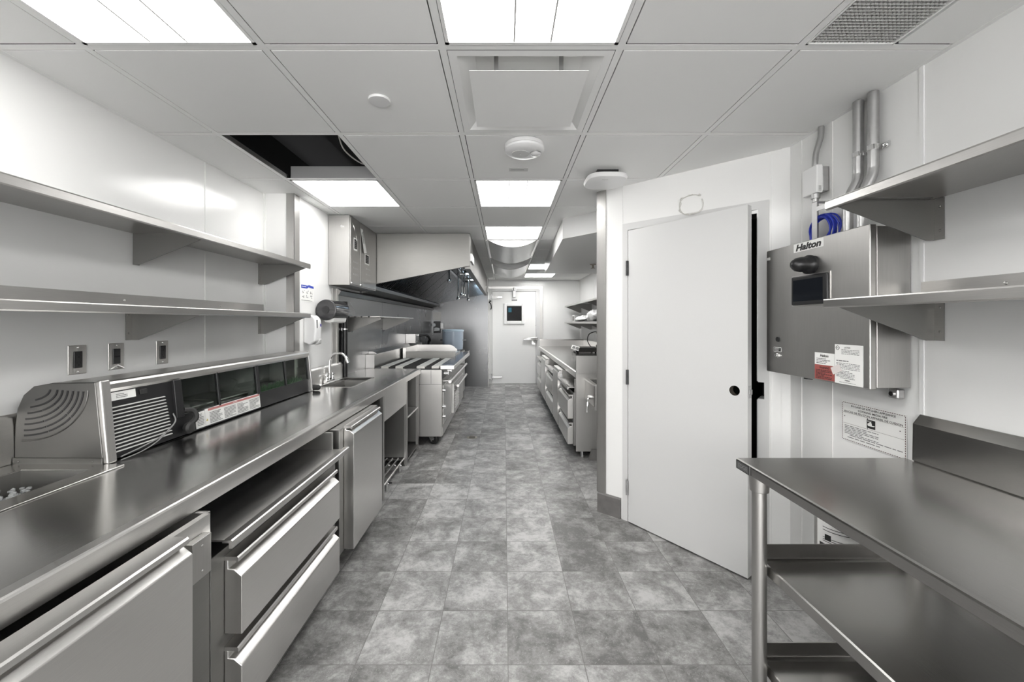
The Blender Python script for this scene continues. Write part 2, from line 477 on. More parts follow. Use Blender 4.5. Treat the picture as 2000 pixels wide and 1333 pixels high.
# far wall with the opening of the walk-in door's window
mb = MB()
mb.box(-.345, .05, YE, YE + .1, 0, CZ + .02); mb.box(.39, XF + .1, YE, YE + .1, 0, CZ + .02)
mb.box(.05, .39, YE, YE + .1, 0, 1.38); mb.box(.05, .39, YE, YE + .1, 1.72, CZ + .02)
battens(mb, 'y', YE, -.003, [1.2], 0, CZ)
struct('wall_far', mb, 'wall', label='white far wall around the walk-in door', cat='wall')
mb = MB().box(-1.0, 1.6, 11.0, 11.1, 0, 2.3).box(-1.1, -1.0, YE + .1, 11.1, 0, 2.3).box(1.6, 1.7, YE + .1, 11.1, 0, 2.3).box(-1.1, 1.7, YE + .1, 11.1, 2.25, 2.3)
struct('wall_cold_room', mb, 'closet', label='dark cold room seen through the door window', cat='wall')
mb = MB().box(XF, XF + .12, 3.6, YE + .1, 0, CZ + .02)
battens(mb, 'x', XF, -.003, [5.0, 6.2, 7.42, 8.6])
struct('wall_right_far', mb, 'wall', label='white wall above the far right counter', cat='wall')
mb = MB().box(XR, XR + .12, YB, 2.13, 0, CZ + .02)
battens(mb, 'x', XR, -.003, [.24, 1.459, 1.863, 2.055])
struct('wall_right', mb, 'wall', label='white panelled right wall', cat='wall')
mb = MB().box(XL - .1, XL + .12, YB - .1, YB, 0, CZ + .02).box(XR - .12, XR + .1, YB - .1, YB, 0, CZ + .02).box(XL + .12, XR - .12, YB - .1, YB, 2.2, CZ + .02)  # opening is added so world light can fill the room from behind
struct('wall_back', mb, 'wall', label='unseen white wall behind the camera with a wide opening added for light', cat='wall')
# diagonal wall with its door opening (s along, t towards the room)
S0, S1, HT = .225, .981, 1.985
mb = MB(DG)
mb.box(0, S0, -.12, 0, 0, CZ + .02); mb.box(S0, S1, -.12, 0, HT, CZ + .02)
mb.box(1.012, 1.1275, -.12, 0, .93, 1.022); mb.box(S1, 1.1275, -.12, 0, 0, .93); mb.box(S1, 1.1275, -.12, 0, 1.022, CZ + .02)
mb.box(.183, .187, 0, .003, 2.03, CZ); mb.box(1.036, 1.042, 0, .004, 0, CZ); mb.box(1.09, 1.1275, 0, .006, 0, CZ)
struct('wall_diagonal', mb, 'wall', label='white diagonal wall around the open door', cat='wall')
mb = MB(DG)
mb.box(.187, S0, 0, .008, 0, 2.03); mb.box(S0, S1, 0, .008, HT, 2.03)
mb.box(S1, 1.032, 0, .008, 0, .93); mb.box(1.010, 1.032, 0, .008, .93, 1.022); mb.box(S1, 1.032, 0, .008, 1.022, 2.03)
struct('trim_3', mb, 'paint', label='white flush casing around the doorway', cat='trim')
mb = MB(DG).box(S1 - .006, S1, -.12, .006, 0, .925).box(S1 - .006, S1, -.12, .006, 1.026, HT).box(S0, S0 + .006, -.12, 0, 0, HT).box(S0, S1, -.12, 0.002, HT - .02, HT)
struct('trim_4', mb, 'galv', label='grey metal door jamb lining', cat='trim')
mb = MB(DG).box(S1 + .006, 1.010, -.118, -.10, .93, 1.022)
struct('trim_5', mb, 'dark', label='dark strike pocket cut into the casing', cat='trim')
# closet behind the door
mb = MB()
P = [(.675, 2.865), (1.30, 3.60), (2.4, 3.60), (2.4, 2.0), (1.66, 2.0)]
for (x0, y0), (x1, y1) in zip(P[:-1], P[1:]):
    mb.quad((x0, y0, 0), (x1, y1, 0), (x1, y1, CZ), (x0, y0, CZ), .02)
struct('wall_closet', mb, 'closet', label='dark closet behind the open door', cat='wall')
mb = MB()
p, q = Vector((.69, 2.868, 0)), Vector((1.32, 3.60, 0))
mb.quad(p, q, q + Vector((0, 0, CZ)), p + Vector((0, 0, CZ)), -.015)
struct('wall_diagonal_return', mb, 'wall', label='white wall returning behind the diagonal wall', cat='wall')

# baseboards and corner guards
mb = MB(DG).prism([(0, 0), (.014, 0), (.014, .13), (.004, .14), (0, .14)], 'x', .0, .175)
mb.v = [Vector((v.x, v.y, v.z)) for v in mb.v]
struct('baseboard_right', mb, 'base', label='dark stone baseboard at the foot of the diagonal wall', cat='baseboard')
struct('baseboard_right_far', MB().prism([(.83, 0), (1.3, 0), (1.3, .1), (.86, .1)], 'y', 3.90, 3.94), 'base', label='dark baseboard piece under the counter end panel', cat='baseboard')
mb = MB(DG).box(-.004, .062, 0, .006, .14, CZ).box(-.008, 0, -.06, .006, .14, CZ)
for z in (1.0, 1.9, 2.1): mb.box(.05, .056, .006, .008, z, z + .006)
struct('trim_6', mb, 'steel_v', label='tall stainless corner guard on the diagonal wall end', cat='corner guard')
mb = MB().box(XJ - .056, XJ + .003, YJ - .004, YJ, .86, CZ).box(XJ, XJ + .004, YJ - .004, YJ + .07, .86, CZ)
struct('trim_7', mb, 'steel_v', label='tall stainless corner guard behind the left shelf ends', cat='corner guard')

# ------------------------------------------------------------------ ceiling
GX = [XL, -1.43, -.821, -.2114, .3965, 1.004, XF]
GY = [YB, -1.79, -1.16, -.53, .1, .73, 1.359, 1.983, 2.613, 3.243, 3.88, 4.51, 5.14, 5.77, 6.40, 7.03, 7.66, 8.29, YE]
def cell(cx, cy): return GX[cx], GX[cx + 1], GY[cy], GY[cy + 1]
iy = {round(v, 3): i for i, v in enumerate(GY)}
LIGHTS = [(1, .73), (3, .73), (1, 2.613), (3, 2.613), (3, 3.88), (4, 6.40), (4, 7.66), (1, -1.16), (3, -1.16)]
skip = {(c, iy[y]) for c, y in LIGHTS}
skip |= {(1, iy[1.983]), (3, iy[1.359])}                                   # missing tile, plaque diffuser
skip |= {(3, iy[y]) for y in (4.51, 5.14, 6.40, 7.03)}                     # barrel diffusers
mb = MB()
F2, GAP = .012, .004
for cx in range(6):
    for cy in range(len(GY) - 1):
        if (cx, cy) in skip: continue
        x0, x1, y0, y1 = cell(cx, cy)
        x0 += (F2 + GAP if cx > 0 else .004); x1 -= (F2 + GAP if cx < 5 else .004); y0 += F2 + GAP; y1 -= F2 + .008
        if (cx, cy) == (5, iy[.73]):                                       # egg-crate return beside a cut tile
            mb.box(1.325, x1, y0, y1, CZ, CZ + .015); continue
        mb.box(x0, x1, y0, y1, CZ, CZ + .015)
for x in GX[1:-1]: mb.box(x - F2, x + F2, YB, YE, CZ, CZ + .003, 1); 
for y in GY[1:-1]: mb.box(XL, XF, y - F2, y + F2, CZ + .0005, CZ + .0035, 1)
for x in GX[1:-1]: mb.box(x - .002, x + .002, YB, YE, CZ + .003, CZ + .035, 2)
mb.box(XL, XL + .02, YB, YJ, CZ - .001, CZ + .001, 1); mb.box(XJ, XJ + .02, YJ, 4.18, CZ - .001, CZ + .001, 1)
mb.box(XR - .02, XR, YB, 2.13, CZ - .001, CZ + .001, 1)
struct('ceiling', mb, ['ceil', 'grid', 'galv'], label='white suspended tile ceiling with one tile missing', cat='ceiling', smooth=0)
mb = MB().box(-1.95, 2.5, YB - .1, YE + .1, 2.92, 2.96)
for a in ((-1.97, -1.95, YB, YE), (2.48, 2.5, YB, YE)): mb.box(*a, CZ + .02, 2.95)
for a in ((-1.97, 2.5, YB - .12, YB - .1), (-1.97, 2.5, YE + .08, YE + .1)): mb.box(*a, CZ + .02, 2.95)
mb.box(-1.2, -1.05, 1.2, 3.4, 2.6, 2.85)
struct('ceiling_void', mb, 'dark', label='dark void above the suspended ceiling', cat='ceiling')
# soffit at the right
SZ = 2.113
mb = MB().prism([(.53, 3.62), (.80, 3.33), (1.06, 3.33), (1.67, 4.1), (1.67, 6.2), (.63, 6.2)], 'z', SZ, CZ)
struct('ceiling_soffit', mb, 'paint', label='white boxed soffit hanging over the right counter', cat='soffit')

# ------------------------------------------------------------------ the diagonal door, ajar
H0 = Vector((.8355, 2.686, 0)); ed = Vector((.5906, -.8069, 0)); bk = Vector((.8069, .5906, 0))
DR = Matrix(((ed.x, bk.x, 0, H0.x), (ed.y, bk.y, 0, H0.y), (0, 0, 1, 0), (0, 0, 0, 1)))   # local (u, back, z)
d1 = thing('door_1', 'white flush door standing ajar with an empty knob hole', 'door', H0); d1['kind'] = 'structure'
W, T, ZD, ZT, hu, hz, hr = .744, .044, .012, 1.972, .678, .988, .027
mb = MB(DR)
n = 32
ring = [(hu + hr * math.cos(2 * PI * k / n), hz + hr * math.sin(2 * PI * k / n)) for k in range(n)]
def sq(k):   # matching points on a square around the bore
    a = 2 * PI * k / n; c, s_ = math.cos(a), math.sin(a); m_ = max(abs(c), abs(s_))
    return (hu + .04 * c / m_, hz + .04 * s_ / m_)
for y in (0, T):
    vs = [(p[0], y, p[1]) for p in ring] + [(sq(k)[0], y, sq(k)[1]) for k in range(n)]
    mb.add(vs, [(k, (k + 1) % n, n + (k + 1) % n, n + k) for k in range(n)])
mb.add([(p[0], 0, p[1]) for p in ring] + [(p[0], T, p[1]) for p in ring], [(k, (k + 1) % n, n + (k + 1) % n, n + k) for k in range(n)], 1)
mb.box(0, hu - .04, 0, T, ZD, ZT); mb.box(hu + .04, W, 0, T, ZD, ZT)
mb.box(hu - .04, hu + .04, 0, T, ZD, hz - .04); mb.box(hu - .04, hu + .04, 0, T, hz + .04, ZT)
build('door_leaf', mb, ['paint', 'bore_shade'], d1, smooth=20)
mb = MB(DR).box(W, W + .002, .008, .036, .955, 1.02).box(W + .002, W + .01, .014, .03, .975, 1.0)
build('latch_plate', mb, 'galv', d1)['label'] = 'small metal latch plate on the door edge'
for z in (1.72, .985, .24):
    mb = MB(DR).cyl((-.006, -.006, z - .05), (-.006, -.006, z + .05), .0075, n=12).box(-.010, .004, -.0015, .001, z - .05, z + .05)
    for k in (-.018, .018): mb.cyl((-.006, -.006, z + k - .001), (-.006, -.006, z + k + .001), .0082, n=12)
    build('hinge', mb, 'galv' if z < .5 else 'smoke', d1)

# ------------------------------------------------------------------ the walk-in door
YD = 8.80
d2 = thing('door_2', 'white insulated walk-in door with a small square window', 'door', (.2, YD, 0)); d2['kind'] = 'structure'
mb = MB()
x0, x1, zt = -.262, .693, 2.034
xs, zs = [x0, .056, .381, x1], [.004, 1.3855, 1.711, zt]
for y in (YD, YE):
    for i in range(3):
        for j in range(3):
            if (i, j) != (1, 1): mb.quad((xs[i], y, zs[j]), (xs[i + 1], y, zs[j]), (xs[i + 1], y, zs[j + 1]), (xs[i], y, zs[j + 1]))
for a, b, c, d in ((x0, x1, .004, zt), (.056, .381, 1.3855, 1.711)):
    for p, q in (((a, c), (b, c)), ((b, c), (b, d)), ((b, d), (a, d)), ((a, d), (a, c))): mb.quad((p[0], YD, p[1]), (q[0], YD, q[1]), (q[0], YE, q[1]), (p[0], YE, p[1]))
build('door_leaf', mb, 'grid', d2, smooth=0)
mb = MB()
for a in ((-.011, .056, 1.314, 1.773), (.381, .448, 1.314, 1.773), (.056, .381, 1.314, 1.3855), (.056, .381, 1.711, 1.773)):
    mb.box(a[0], a[1], YD - .03, YD, a[2], a[3])
build('window_frame', mb, 'white', d2, bevel=.012)
build('pane', MB().box(.05, .387, YD + .01, YD + .018, 1.38, 1.717), 'pane', d2)
for z in (1.904, .150):
    mb = MB().prism([(-.28, z - .03), (-.05, z - .014), (-.05, z + .02), (-.28, z + .03)], 'y', YD - .03, YD)
    mb.cyl((-.285, YD - .02, z - .07), (-.285, YD - .02, z + .07), .022, n=14); mb.box(-.33, -.285, YD - .02, YD + .03, z - .05, z + .05)
    build('strap_hinge', mb, 'chrome', d2)
mb = MB().prism([(.60, .96), (.73, .955), (.73, 1.03), (.60, 1.02), (.42, .995), (.42, .972)], 'y', YD - .07, YD - .035).box(.62, .72, YD - .04, YD, .955, 1.02).box(.60, .70, YD - .012, YD, .86, .955)
build('handle', mb, 'chrome', d2, bevel=.006)
mb = MB().box(.192, .249, YD - .05, YD, 1.91, 2.07).cyl((.22, YD - .06, 2.05), (.22, YD - .06, 2.12), .022, n=12).box(.17, .27, YD - .02, YE - .03, 2.06, 2.11)
build('door_closer', mb, 'galv', d2)
build('name_plate', MB().box(.164, .283, YD - .004, YD, 1.83, 1.862).box(.70 - .0, .692, YD - .004, YD, 1.28, 1.295), 'greyink', d2)
mb = MB(); micro(mb, (.223, YD - .005, 1.846), (1, 0, 0), (0, 0, 1), .10, .02, 1, .95)
build('printed_text', mb, 'white', d2)
mb = MB().tube(smooth_path([(-.29, YD - .03, 1.83), (-.33, YD - .04, 1.80), (-.30, YD - .05, 1.76), (-.285, YD - .04, 1.68), (-.30, YD - .03, 1.64)], 6), .012, 8)
build('pull_cable', mb, 'rubber', d2)
mb = MB().box(-.345, x0 - .006, YD + .005, YE, 0, 2.05).box(x1 + .006, .788, YD + .005, YE, 0, 2.05).box(-.345, .788, YD + .005, YE, 2.045, 2.10)
struct('trim_8', mb, 'paint', label='white frame around the walk-in door', cat='trim')
mb = MB().box(.788, .845, YD, YE, .10, 2.147).box(-.345, .788, YD, YE, 2.10, 2.147)
struct('trim_9', mb, 'steel_x', label='stainless edging above and beside the walk-in door', cat='trim')
o = build('indicator_lamp', MB().box(.10, .18, 9.97, 9.99, 1.61, 1.72), 'cyan')
tag(o, 'small cyan glowing lamp seen through the walk-in door window', 'lamp')
# ================================================================== CEILING THINGS
def ceiling_light(cx, y, label):
    x0, x1, y0, y1 = cell(cx, iy[y])
    t = thing('ceiling_light', label, 'ceiling light', ((x0 + x1) / 2, (y0 + y1) / 2, CZ), 'recessed ceiling lights')
    a, b, c, d = x0 + .014, x1 - .014, y0 + .014, y1 - .014
    mb = MB()
    for q in ((a, a + .012, c, d), (b - .012, b, c, d), (a, b, c, c + .012), (a, b, d - .012, d)): mb.box(*q, CZ - .001, CZ + .012)
    build('light_frame', mb, 'grid', t)
    build('housing', MB().box(a + .004, b - .004, c + .004, d - .004, CZ + .014, CZ + .095), 'housing', t, bevel=.003)
    w = b - a - .024
    f = [0, .393, .614, 1]
    for i in range(3):
        l0, l1 = a + .012 + w * f[i], a + .012 + w * f[i + 1]
        build('lens', MB().box(l0 + (.003 if i else 0), l1 - (.003 if i < 2 else 0), c + .012, d - .012, CZ + .002, CZ + .010), 'lens_far' if 5 < y else 'lens', t)
    mb = MB()
    for i in (1, 2): mb.box(a + .012 + w * f[i] - .003, a + .012 + w * f[i] + .003, c + .012, d - .012, CZ + .0005, CZ + .011)
    build('lens_divider', mb, 'offwhite', t)
LBL = ['large bright ceiling panel light cut off at the upper left', 'large bright ceiling panel light just before the square diffuser',
       'bright ceiling panel light beside the missing tile', 'bright ceiling panel light behind the smoke alarm',
       'bright ceiling panel light just before the curved diffusers', 'bright ceiling panel light partly hidden by the white soffit',
       'farthest bright ceiling panel light near the walk-in door', 'added ceiling panel light above the left counter, unseen behind the camera', 'added ceiling panel light above the aisle, unseen behind the camera']  # last two lights are unseen, added to brighten the room
for (c, y), l in zip(LIGHTS, LBL): ceiling_light(c, y, l)

# plaque diffuser
x0, x1, y0, y1 = cell(3, iy[1.359])
t = thing('air_diffuser', 'square white plaque air diffuser in the ceiling above the aisle', 'air diffuser', ((x0 + x1) / 2, (y0 + y1) / 2, CZ))
a, b, c, d = x0 + .014, x1 - .014, y0 + .014, y1 - .014
mb = MB()
i1, i2 = .05, .115
def rect(k, z): return [(a + k, c + k, z), (b - k, c + k, z), (b - k, d - k, z), (a + k, d - k, z)]
r0, r1, r2, r3 = rect(0, CZ), rect(.03, CZ), rect(i1 + .04, CZ + .05), rect(i2 + .03, CZ + .055)
for A1, B1 in ((r0, r1), (r1, r2), (r2, r3)):
    for k in range(4): mb.quad(A1[k], A1[(k + 1) % 4], B1[(k + 1) % 4], B1[k])
mb.quad(*r3)
build('diffuser_pan', mb, 'grid', t)
px0, px1, py0, py1 = -.1265, .304, 1.432, 1.842
mb = MB().box(px0, px1, py0, py1, 2.260, 2.2612)
build('plaque', mb, 'grid', t, smooth=0)
for x in (-.03, .21):
    for y in (1.47, 1.80):
        build('hanger', MB().box(x - .008, x + .008, y - .002, y + .002, 2.2625, 2.34).box(x - .014, x + .014, y - .008, y + .008, 2.2625, 2.266), 'galv', t)

# barrel diffusers
def barrel(y0, y1, label):
    x0, x1 = GX[3] + .014, GX[4] - .014
    t = thing('barrel_diffuser', label, 'air diffuser', ((x0 + x1) / 2, (y0 + y1) / 2, CZ), 'curved ceiling diffusers')
    ya, yb = y0 + .014, y1 - .014
    sag, w = .088, x1 - x0
    pts = [(x0 + w * k / 16, CZ - sag * (1 - (2 * k / 16 - 1) ** 2)) for k in range(17)]
    build('curved_screen', MB().strip(pts, 'y', ya, yb, .004), 'screenmetal', t, smooth=50)
    for y in (ya, yb - .01):
        mb = MB().prism(pts + [(x1, CZ + .01), (x0, CZ + .01)], 'y', y, y + .01)
        build('end_cap', mb, 'paint', t, smooth=0)
    mb = MB()
    for q in ((x0 - .01, x0 + .012, ya, yb), (x1 - .012, x1 + .01, ya, yb)): mb.box(*q, CZ - .006, CZ + .02)
    build('diffuser_frame', mb, 'steel', t)
M['screenmetal'] = plain('diffuser_screen', (0.62, 0.63, 0.63), 0.3, 0.35)
barrel(4.51, 5.77, 'white curved ceiling diffuser directly behind a bright panel light')
barrel(6.40, 7.66, 'white curved ceiling diffuser farther along, near the walk-in door')

# egg-crate return grille
t = thing('return_grille', 'grey egg-crate return grille in the ceiling at the upper right', 'vent grille', (1.165, 1.04, CZ))
mb = MB()
for q in ((1.018, 1.024, .745, 1.345), (1.306, 1.312, .745, 1.345), (1.018, 1.312, .745, .751), (1.018, 1.312, 1.339, 1.345)): mb.box(*q, CZ - .001, CZ + .014)
build('grille_frame', mb, 'grid', t)
mb = MB()
k = 1.0285
while k < 1.305: mb.box(k - .0006, k + .0006, .751, 1.339, CZ + .001, CZ + .013); k += .0127
k = .7575
while k < 1.337: mb.box(1.024, 1.306, k - .0006, k + .0006, CZ + .001, CZ + .013); k += .0127
build('egg_crate', mb, plain('grille_grey', (.55, .55, .545), .45), t, smooth=0)
build('duct_box', MB().box(1.02, 1.31, .747, 1.343, CZ + .05, CZ + .06), plain('duct_grey', (.1, .1, .1), .7), t)

mb = MB().lathe([(.045, 0), (.046, .004), (.044, .009), (.03, .010)], (-.526, 1.678, CZ), (0, 0, -1), 32)
tag(build('sprinkler_cover', mb, 'white'), 'small round white sprinkler cover plate on the ceiling', 'sprinkler cover')
t = thing('smoke_alarm', 'round white smoke alarm on the ceiling behind the square diffuser', 'smoke alarm', (.106, 2.10, CZ))
build('alarm_base', MB().lathe([(.098, 0), (.104, .004), (.104, .022)], (.106, 2.10, CZ), (0, 0, -1), 48), 'white', t)
build('alarm_cover', MB().lathe([(.105, .024), (.103, .034), (.09, .044), (.06, .047), (.0, .047)], (.106, 2.10, CZ), (0, 0, -1), 48), 'white', t)
build('sounder_grille', MB().lathe([(.046, .046), (.046, .049), (.0, .049)], (.085, 2.105, CZ), (0, 0, -1), 32).lathe([(.006, .049), (.004, .051)], (.085, 2.105, CZ), (0, 0, -1), 10), 'offwhite', t)
build('strobe_lens', MB().lathe([(.029, .046), (.029, .052), (.02, .058), (0, .059)], (.165, 2.10, CZ), (0, 0, -1), 28), plain('strobe_plastic', (.75, .75, .75), .08), t)
build('lens_ring', MB().tube(arc((.165, 2.10), .03, 0, 2 * PI, 28, 'xy', CZ - .048)[:-1], .002, 6, closed=True), 'galv', t)
mb = MB().box(.03, .145, 2.42, 2.47, CZ - .0012, CZ)
micro(mb, (.0875, 2.443, CZ - .0012), (1, 0, 0), (0, 1, 0), .09, .012, 1, .9, off=-.0006, mi=1)
tag(build('ceiling_label', mb, ['offwhite', 'greyink'], smooth=0), 'faint small label stuck on the ceiling tile behind the smoke alarm', 'label')

# wireless access point on a short stem
t = thing('access_point', 'white flattened wireless access point hung under the ceiling by the diagonal wall', 'access point', (.62, 2.50, CZ))
def superell(cx, cy, rx, ry, z, n=40, p=3.2):
    return [(cx + rx * math.copysign(abs(math.cos(2 * PI * k / n)) ** (2 / p), math.cos(2 * PI * k / n)), cy + ry * math.copysign(abs(math.sin(2 * PI * k / n)) ** (2 / p), math.sin(2 * PI * k / n)), z) for k in range(n)]
mb = MB(); rings = [(.10, 2.262), (.122, 2.256), (.127, 2.242), (.12, 2.23), (.09, 2.224), (.001, 2.222)]
vs = []; fs = []
for r, z in rings: vs += superell(.632, 2.50, r, r, z)
for i in range(len(rings) - 1):
    for k in range(40): fs.append((i * 40 + k, i * 40 + (k + 1) % 40, (i + 1) * 40 + (k + 1) % 40, (i + 1) * 40 + k))
fs.append(list(range(40)))
build('shell', mb.add(vs, fs), 'white', t)
build('shadow_mount', MB().box(.57, .70, 2.44, 2.56, 2.262, CZ), 'black', t)  # black colour stands in for the shadow between shell and ceiling
mb = MB(); micro(mb, (.615, 2.425, 2.2235), (1, 0, 0), (0, 1, 0), .04, .008, 1, .95, off=-.001)
build('printed_text', mb, 'greyink', t)

# loose cable inside the open ceiling bay
mb = MB().tube(smooth_path([(-.86, 1.96, 2.42), (-.88, 2.1, 2.36), (-.90, 2.25, 2.325), (-.87, 2.45, 2.33), (-.85, 2.58, 2.40)], 8), .004, 8)
tag(build('loose_cable', mb, 'wire'), 'pale loose cable hanging inside the missing ceiling tile opening', 'cable')
# sprinkler under the soffit
t = thing('sprinkler', 'small brownish sprinkler under the white soffit', 'sprinkler', (1.157, 5.2, SZ))
build('escutcheon', MB().lathe([(.04, 0), (.04, .006), (.02, .012)], (1.157, 5.2, SZ), (0, 0, -1), 20), 'brass', t)
build('nozzle', MB().cyl((1.157, 5.2, SZ - .01), (1.157, 5.2, SZ - .05), .012, n=12).cyl((1.157, 5.2, SZ - .05), (1.157, 5.2, SZ - .055), .028, n=14), 'brass', t)
# far ceiling vent
mb = MB().box(.62, .9, 7.2, 7.5, CZ - .006, CZ)
for k in range(6): mb.box(.64, .88, 7.225 + k * .045, 7.235 + k * .045, CZ - .012, CZ - .006)
tag(build('ceiling_vent', mb, 'grid'), 'small white slotted vent in the ceiling between the two farthest lights', 'vent grille')
# ================================================================== LEFT SIDE
def sheet(mb, xs, ys, holes, z0, z1, mi=0):
    """flat slab on a grid of cuts with some cells left out, watertight"""
    nx, ny = len(xs), len(ys); o = len(mb.v); vs = []
    for z in (z0, z1):
        for y in ys:
            for x in xs: vs.append((x, y, z))
    def vid(i, j, l): return l * nx * ny + j * nx + i
    on = lambda i, j: 0 <= i < nx - 1 and 0 <= j < ny - 1 and (i, j) not in holes
    fs = []
    for i in range(nx - 1):
        for j in range(ny - 1):
            if not on(i, j): continue
            fs.append((vid(i, j, 1), vid(i + 1, j, 1), vid(i + 1, j + 1, 1), vid(i, j + 1, 1)))
            fs.append((vid(i, j, 0), vid(i, j + 1, 0), vid(i + 1, j + 1, 0), vid(i + 1, j, 0)))
            for di, dj, a, b in ((0, -1, (i, j), (i + 1, j)), (1, 0, (i + 1, j), (i + 1, j + 1)), (0, 1, (i + 1, j + 1), (i, j + 1)), (-1, 0, (i, j + 1), (i, j))):
                if not on(i + di, j + dj): fs.append((vid(*a, 0), vid(*b, 0), vid(*b, 1), vid(*a, 1)))
    mb.add(vs, fs, mi)
    return mb
def basin(mb, x0, x1, y0, y1, zt, depth, ins=.012):
    zb = zt - depth
    a, b, c, d = x0 + ins, x1 - ins, y0 + ins, y1 - ins
    T_ = [(x0, y0, zt), (x1, y0, zt), (x1, y1, zt), (x0, y1, zt)]; B_ = [(a, c, zb), (b, c, zb), (b, d, zb), (a, d, zb)]
    for k in range(4): mb.quad(T_[k], B_[k], B_[(k + 1) % 4], T_[(k + 1) % 4])
    mb.quad(B_[0], B_[3], B_[2], B_[1])
    return mb
def cyl_screw(mb, p, n, r=.006):
    p, n = Vector(p), Vector(n)
    return mb.lathe([(r, 0), (r * .8, .002), (r * .2, .003)], p, n, 10)

# ---- worktop
WZ = .85
t = thing('worktop', 'long stainless worktop running along the left wall', 'worktop', (-1.33, 1.5, .79))
mb = MB()
sheet(mb, [XL + .004, -1.64, -1.406, -.95], [-1.3, .85, 1.35, YJ - .002], {(1, 1)}, .825, WZ)
sheet(mb, [XJ + .002, -1.46, -1.19, -.95], [YJ - .002, 3.10, 3.64, 4.335], {(1, 1)}, .825, WZ)
build('countertop', mb, 'top', t, smooth=0)
mb = MB().prism([(-.95, .825), (-.932, .825), (-.932, .795), (-.915, .795), (-.915, .843), (-.917, .848), (-.922, .85), (-.95, .85)], 'y', -1.3, 4.352)
mb.prism([(4.335, .85), (4.346, .85), (4.352, .846), (4.352, .795), (4.335, .795)], 'x', XJ + .01, -.932)
build('front_edge', mb, 'steel', t, smooth=0)
mb = MB().prism([(XL + .004, .85), (XL + .016, .85), (XL + .016, 1.015), (XL + .006, 1.03), (XL + .004, 1.03)], 'y', -1.3, YJ - .013)
build('backsplash', mb, 'steel', t)
mb = MB().prism([(XJ + .001, .85), (XJ + .03, .85), (XJ + .03, .965), (XJ + .012, .991), (XJ + .001, .991)], 'y', YJ + .08, 3.70)
build('backsplash', mb, 'steel', t)
build('basin', basin(MB(), -1.46, -1.19, 3.10, 3.64, .826, .16), 'steel_d', t)
mb = MB()
for q in ((-1.464, -1.182, 3.632, 3.648), (-1.464, -1.452, 3.10, 3.64), (-1.198, -1.182, 3.10, 3.64), (-1.464, -1.182, 3.092, 3.108)): mb.box(*q, WZ - .001, WZ + .0018)
build('basin_rim', mb, 'steel', t)
mb = MB()
for y in (1.16, 2.08, 3.02, 3.75, 4.24): mb.box(-1.40, -1.36, y - .02, y + .02, .09, .825)

# ---- drop-in sink at the near end with ice
t = thing('drop_in_sink', 'drop-in stainless sink at the near end of the left worktop', 'sink', (-1.55, 1.1, .72))
mb = MB(); sheet(mb, [-1.728, -1.638, -1.406, -1.338], [.78, .85, 1.35, 1.404], {(1, 1)}, WZ + .0005, WZ + .005)
build('rim', mb, 'top', t, bevel=.0015)
build('basin', basin(MB(), -1.638, -1.407, .851, 1.349, WZ + .002, .13), 'steel_d', t)
mb = MB()
for k in range(260):
    x, y = rnd.uniform(-1.61, -1.435), rnd.uniform(.88, 1.31)
    s = rnd.uniform(.004, .009); z = .785 + rnd.uniform(-.01, .012) + .03 * math.exp(-((y - 1.2) / .13) ** 2)
    mb.ball((x, y, z), s, s * rnd.uniform(.7, 1.2), s * rnd.uniform(.6, 1), 6)
mb.box(-1.622, -1.424, .87, 1.33, .724, .785)
o = tag(build('ice', mb, 'ice'), 'glistening ice heaped in the near drop-in sink', 'ice'); o['kind'] = 'stuff'

# ---- undercounter units (local: u outwards from the body front, y, z)
DOORP = [(0, .131), (.048, .131), (.048, .752), (.018, .775), (0, .775)]
def unit_parts(t, fx, sg, back, y0, y1, kind, body=None, dz=.131, low=None):
    """refrigerated unit; fx body front x, sg outward direction, back = x of rear"""
    X = lambda u: fx + sg * u
    by0, by1 = body or (y0 - .05, y1 + .05)
    mb = MB()
    top = (low or .79) if kind == 'door' else .655
    if kind == 'door':
        mb.box(back, X(0), by0, by1, .125, top)
    else:
        mb.box(back, X(0), by0, by1, .125, top)
        mb.box(back, back + sg * .02, by0, by1, top, .793)
        mb.box(X(-.50), X(-.01), by0, by0 + .012, top, .793); mb.box(back, X(-.01), by1 - .012, by1, top, .793)
    build('cabinet_body', mb, 'steel_d', t, bevel=.002)
    if low: build('fascia', MB().box(X(-.02), X(0), by0, by1, low + .001, .793), 'steel', t)
    for yy in (by0 + .06, by1 - .06):
        for xx in (X(-.10), back + sg * .1):
            mb = MB().cyl((xx, yy, 0), (xx, yy, .125), .02, n=14).cyl((xx, yy, 0), (xx, yy, .012), .028, n=14)
            build('foot', mb, 'galv', t)
    def face(z0, z1, zl, name):
        """front panel with chamfered top, recessed grip and lip, as in a channel pull"""
        pr = [(X(.0), z0), (X(.055), z0), (X(.055), z1), (X(.030), z1 + .020), (X(.012), z1 + .022), (X(.012), zl - .012), (X(.0), zl - .012)]
        d = build(name, MB().prism(pr, 'y', y0, y1), 'steel', t, bevel=.0025)
        lp = [(X(.0), zl - .012), (X(.036), zl - .012), (X(.040), zl - .018), (X(.044), zl - .016), (X(.044), zl - .004), (X(.040), zl), (X(.0), zl)]
        build('pull_lip', MB().prism(lp, 'y', y0 - .001, y1 + .001), 'steel', d, smooth=0)
        build('gasket', MB().box(X(.0), X(.006), y0 + .008, y1 - .008, z0 - .006, z0), 'black', d)
        return d
    if kind == 'door':
        face(dz, .752, .795, 'door')
    else:
        face(dz, .293, .350, 'drawer'); face(.39, .570, .630, 'drawer')
        mb = MB().box(back + sg * .02, X(.03), by0 + .012, by1 - .0, .700, .705)
        mb.prism([(X(.03), .705), (X(.056), .709), (X(.060), .706), (X(.060), .684), (X(.05), .684), (X(.05), .70), (X(.03), .70)], 'y', by0 + .004, by1 + .03)
        build('open_shelf', mb, 'steel', t)
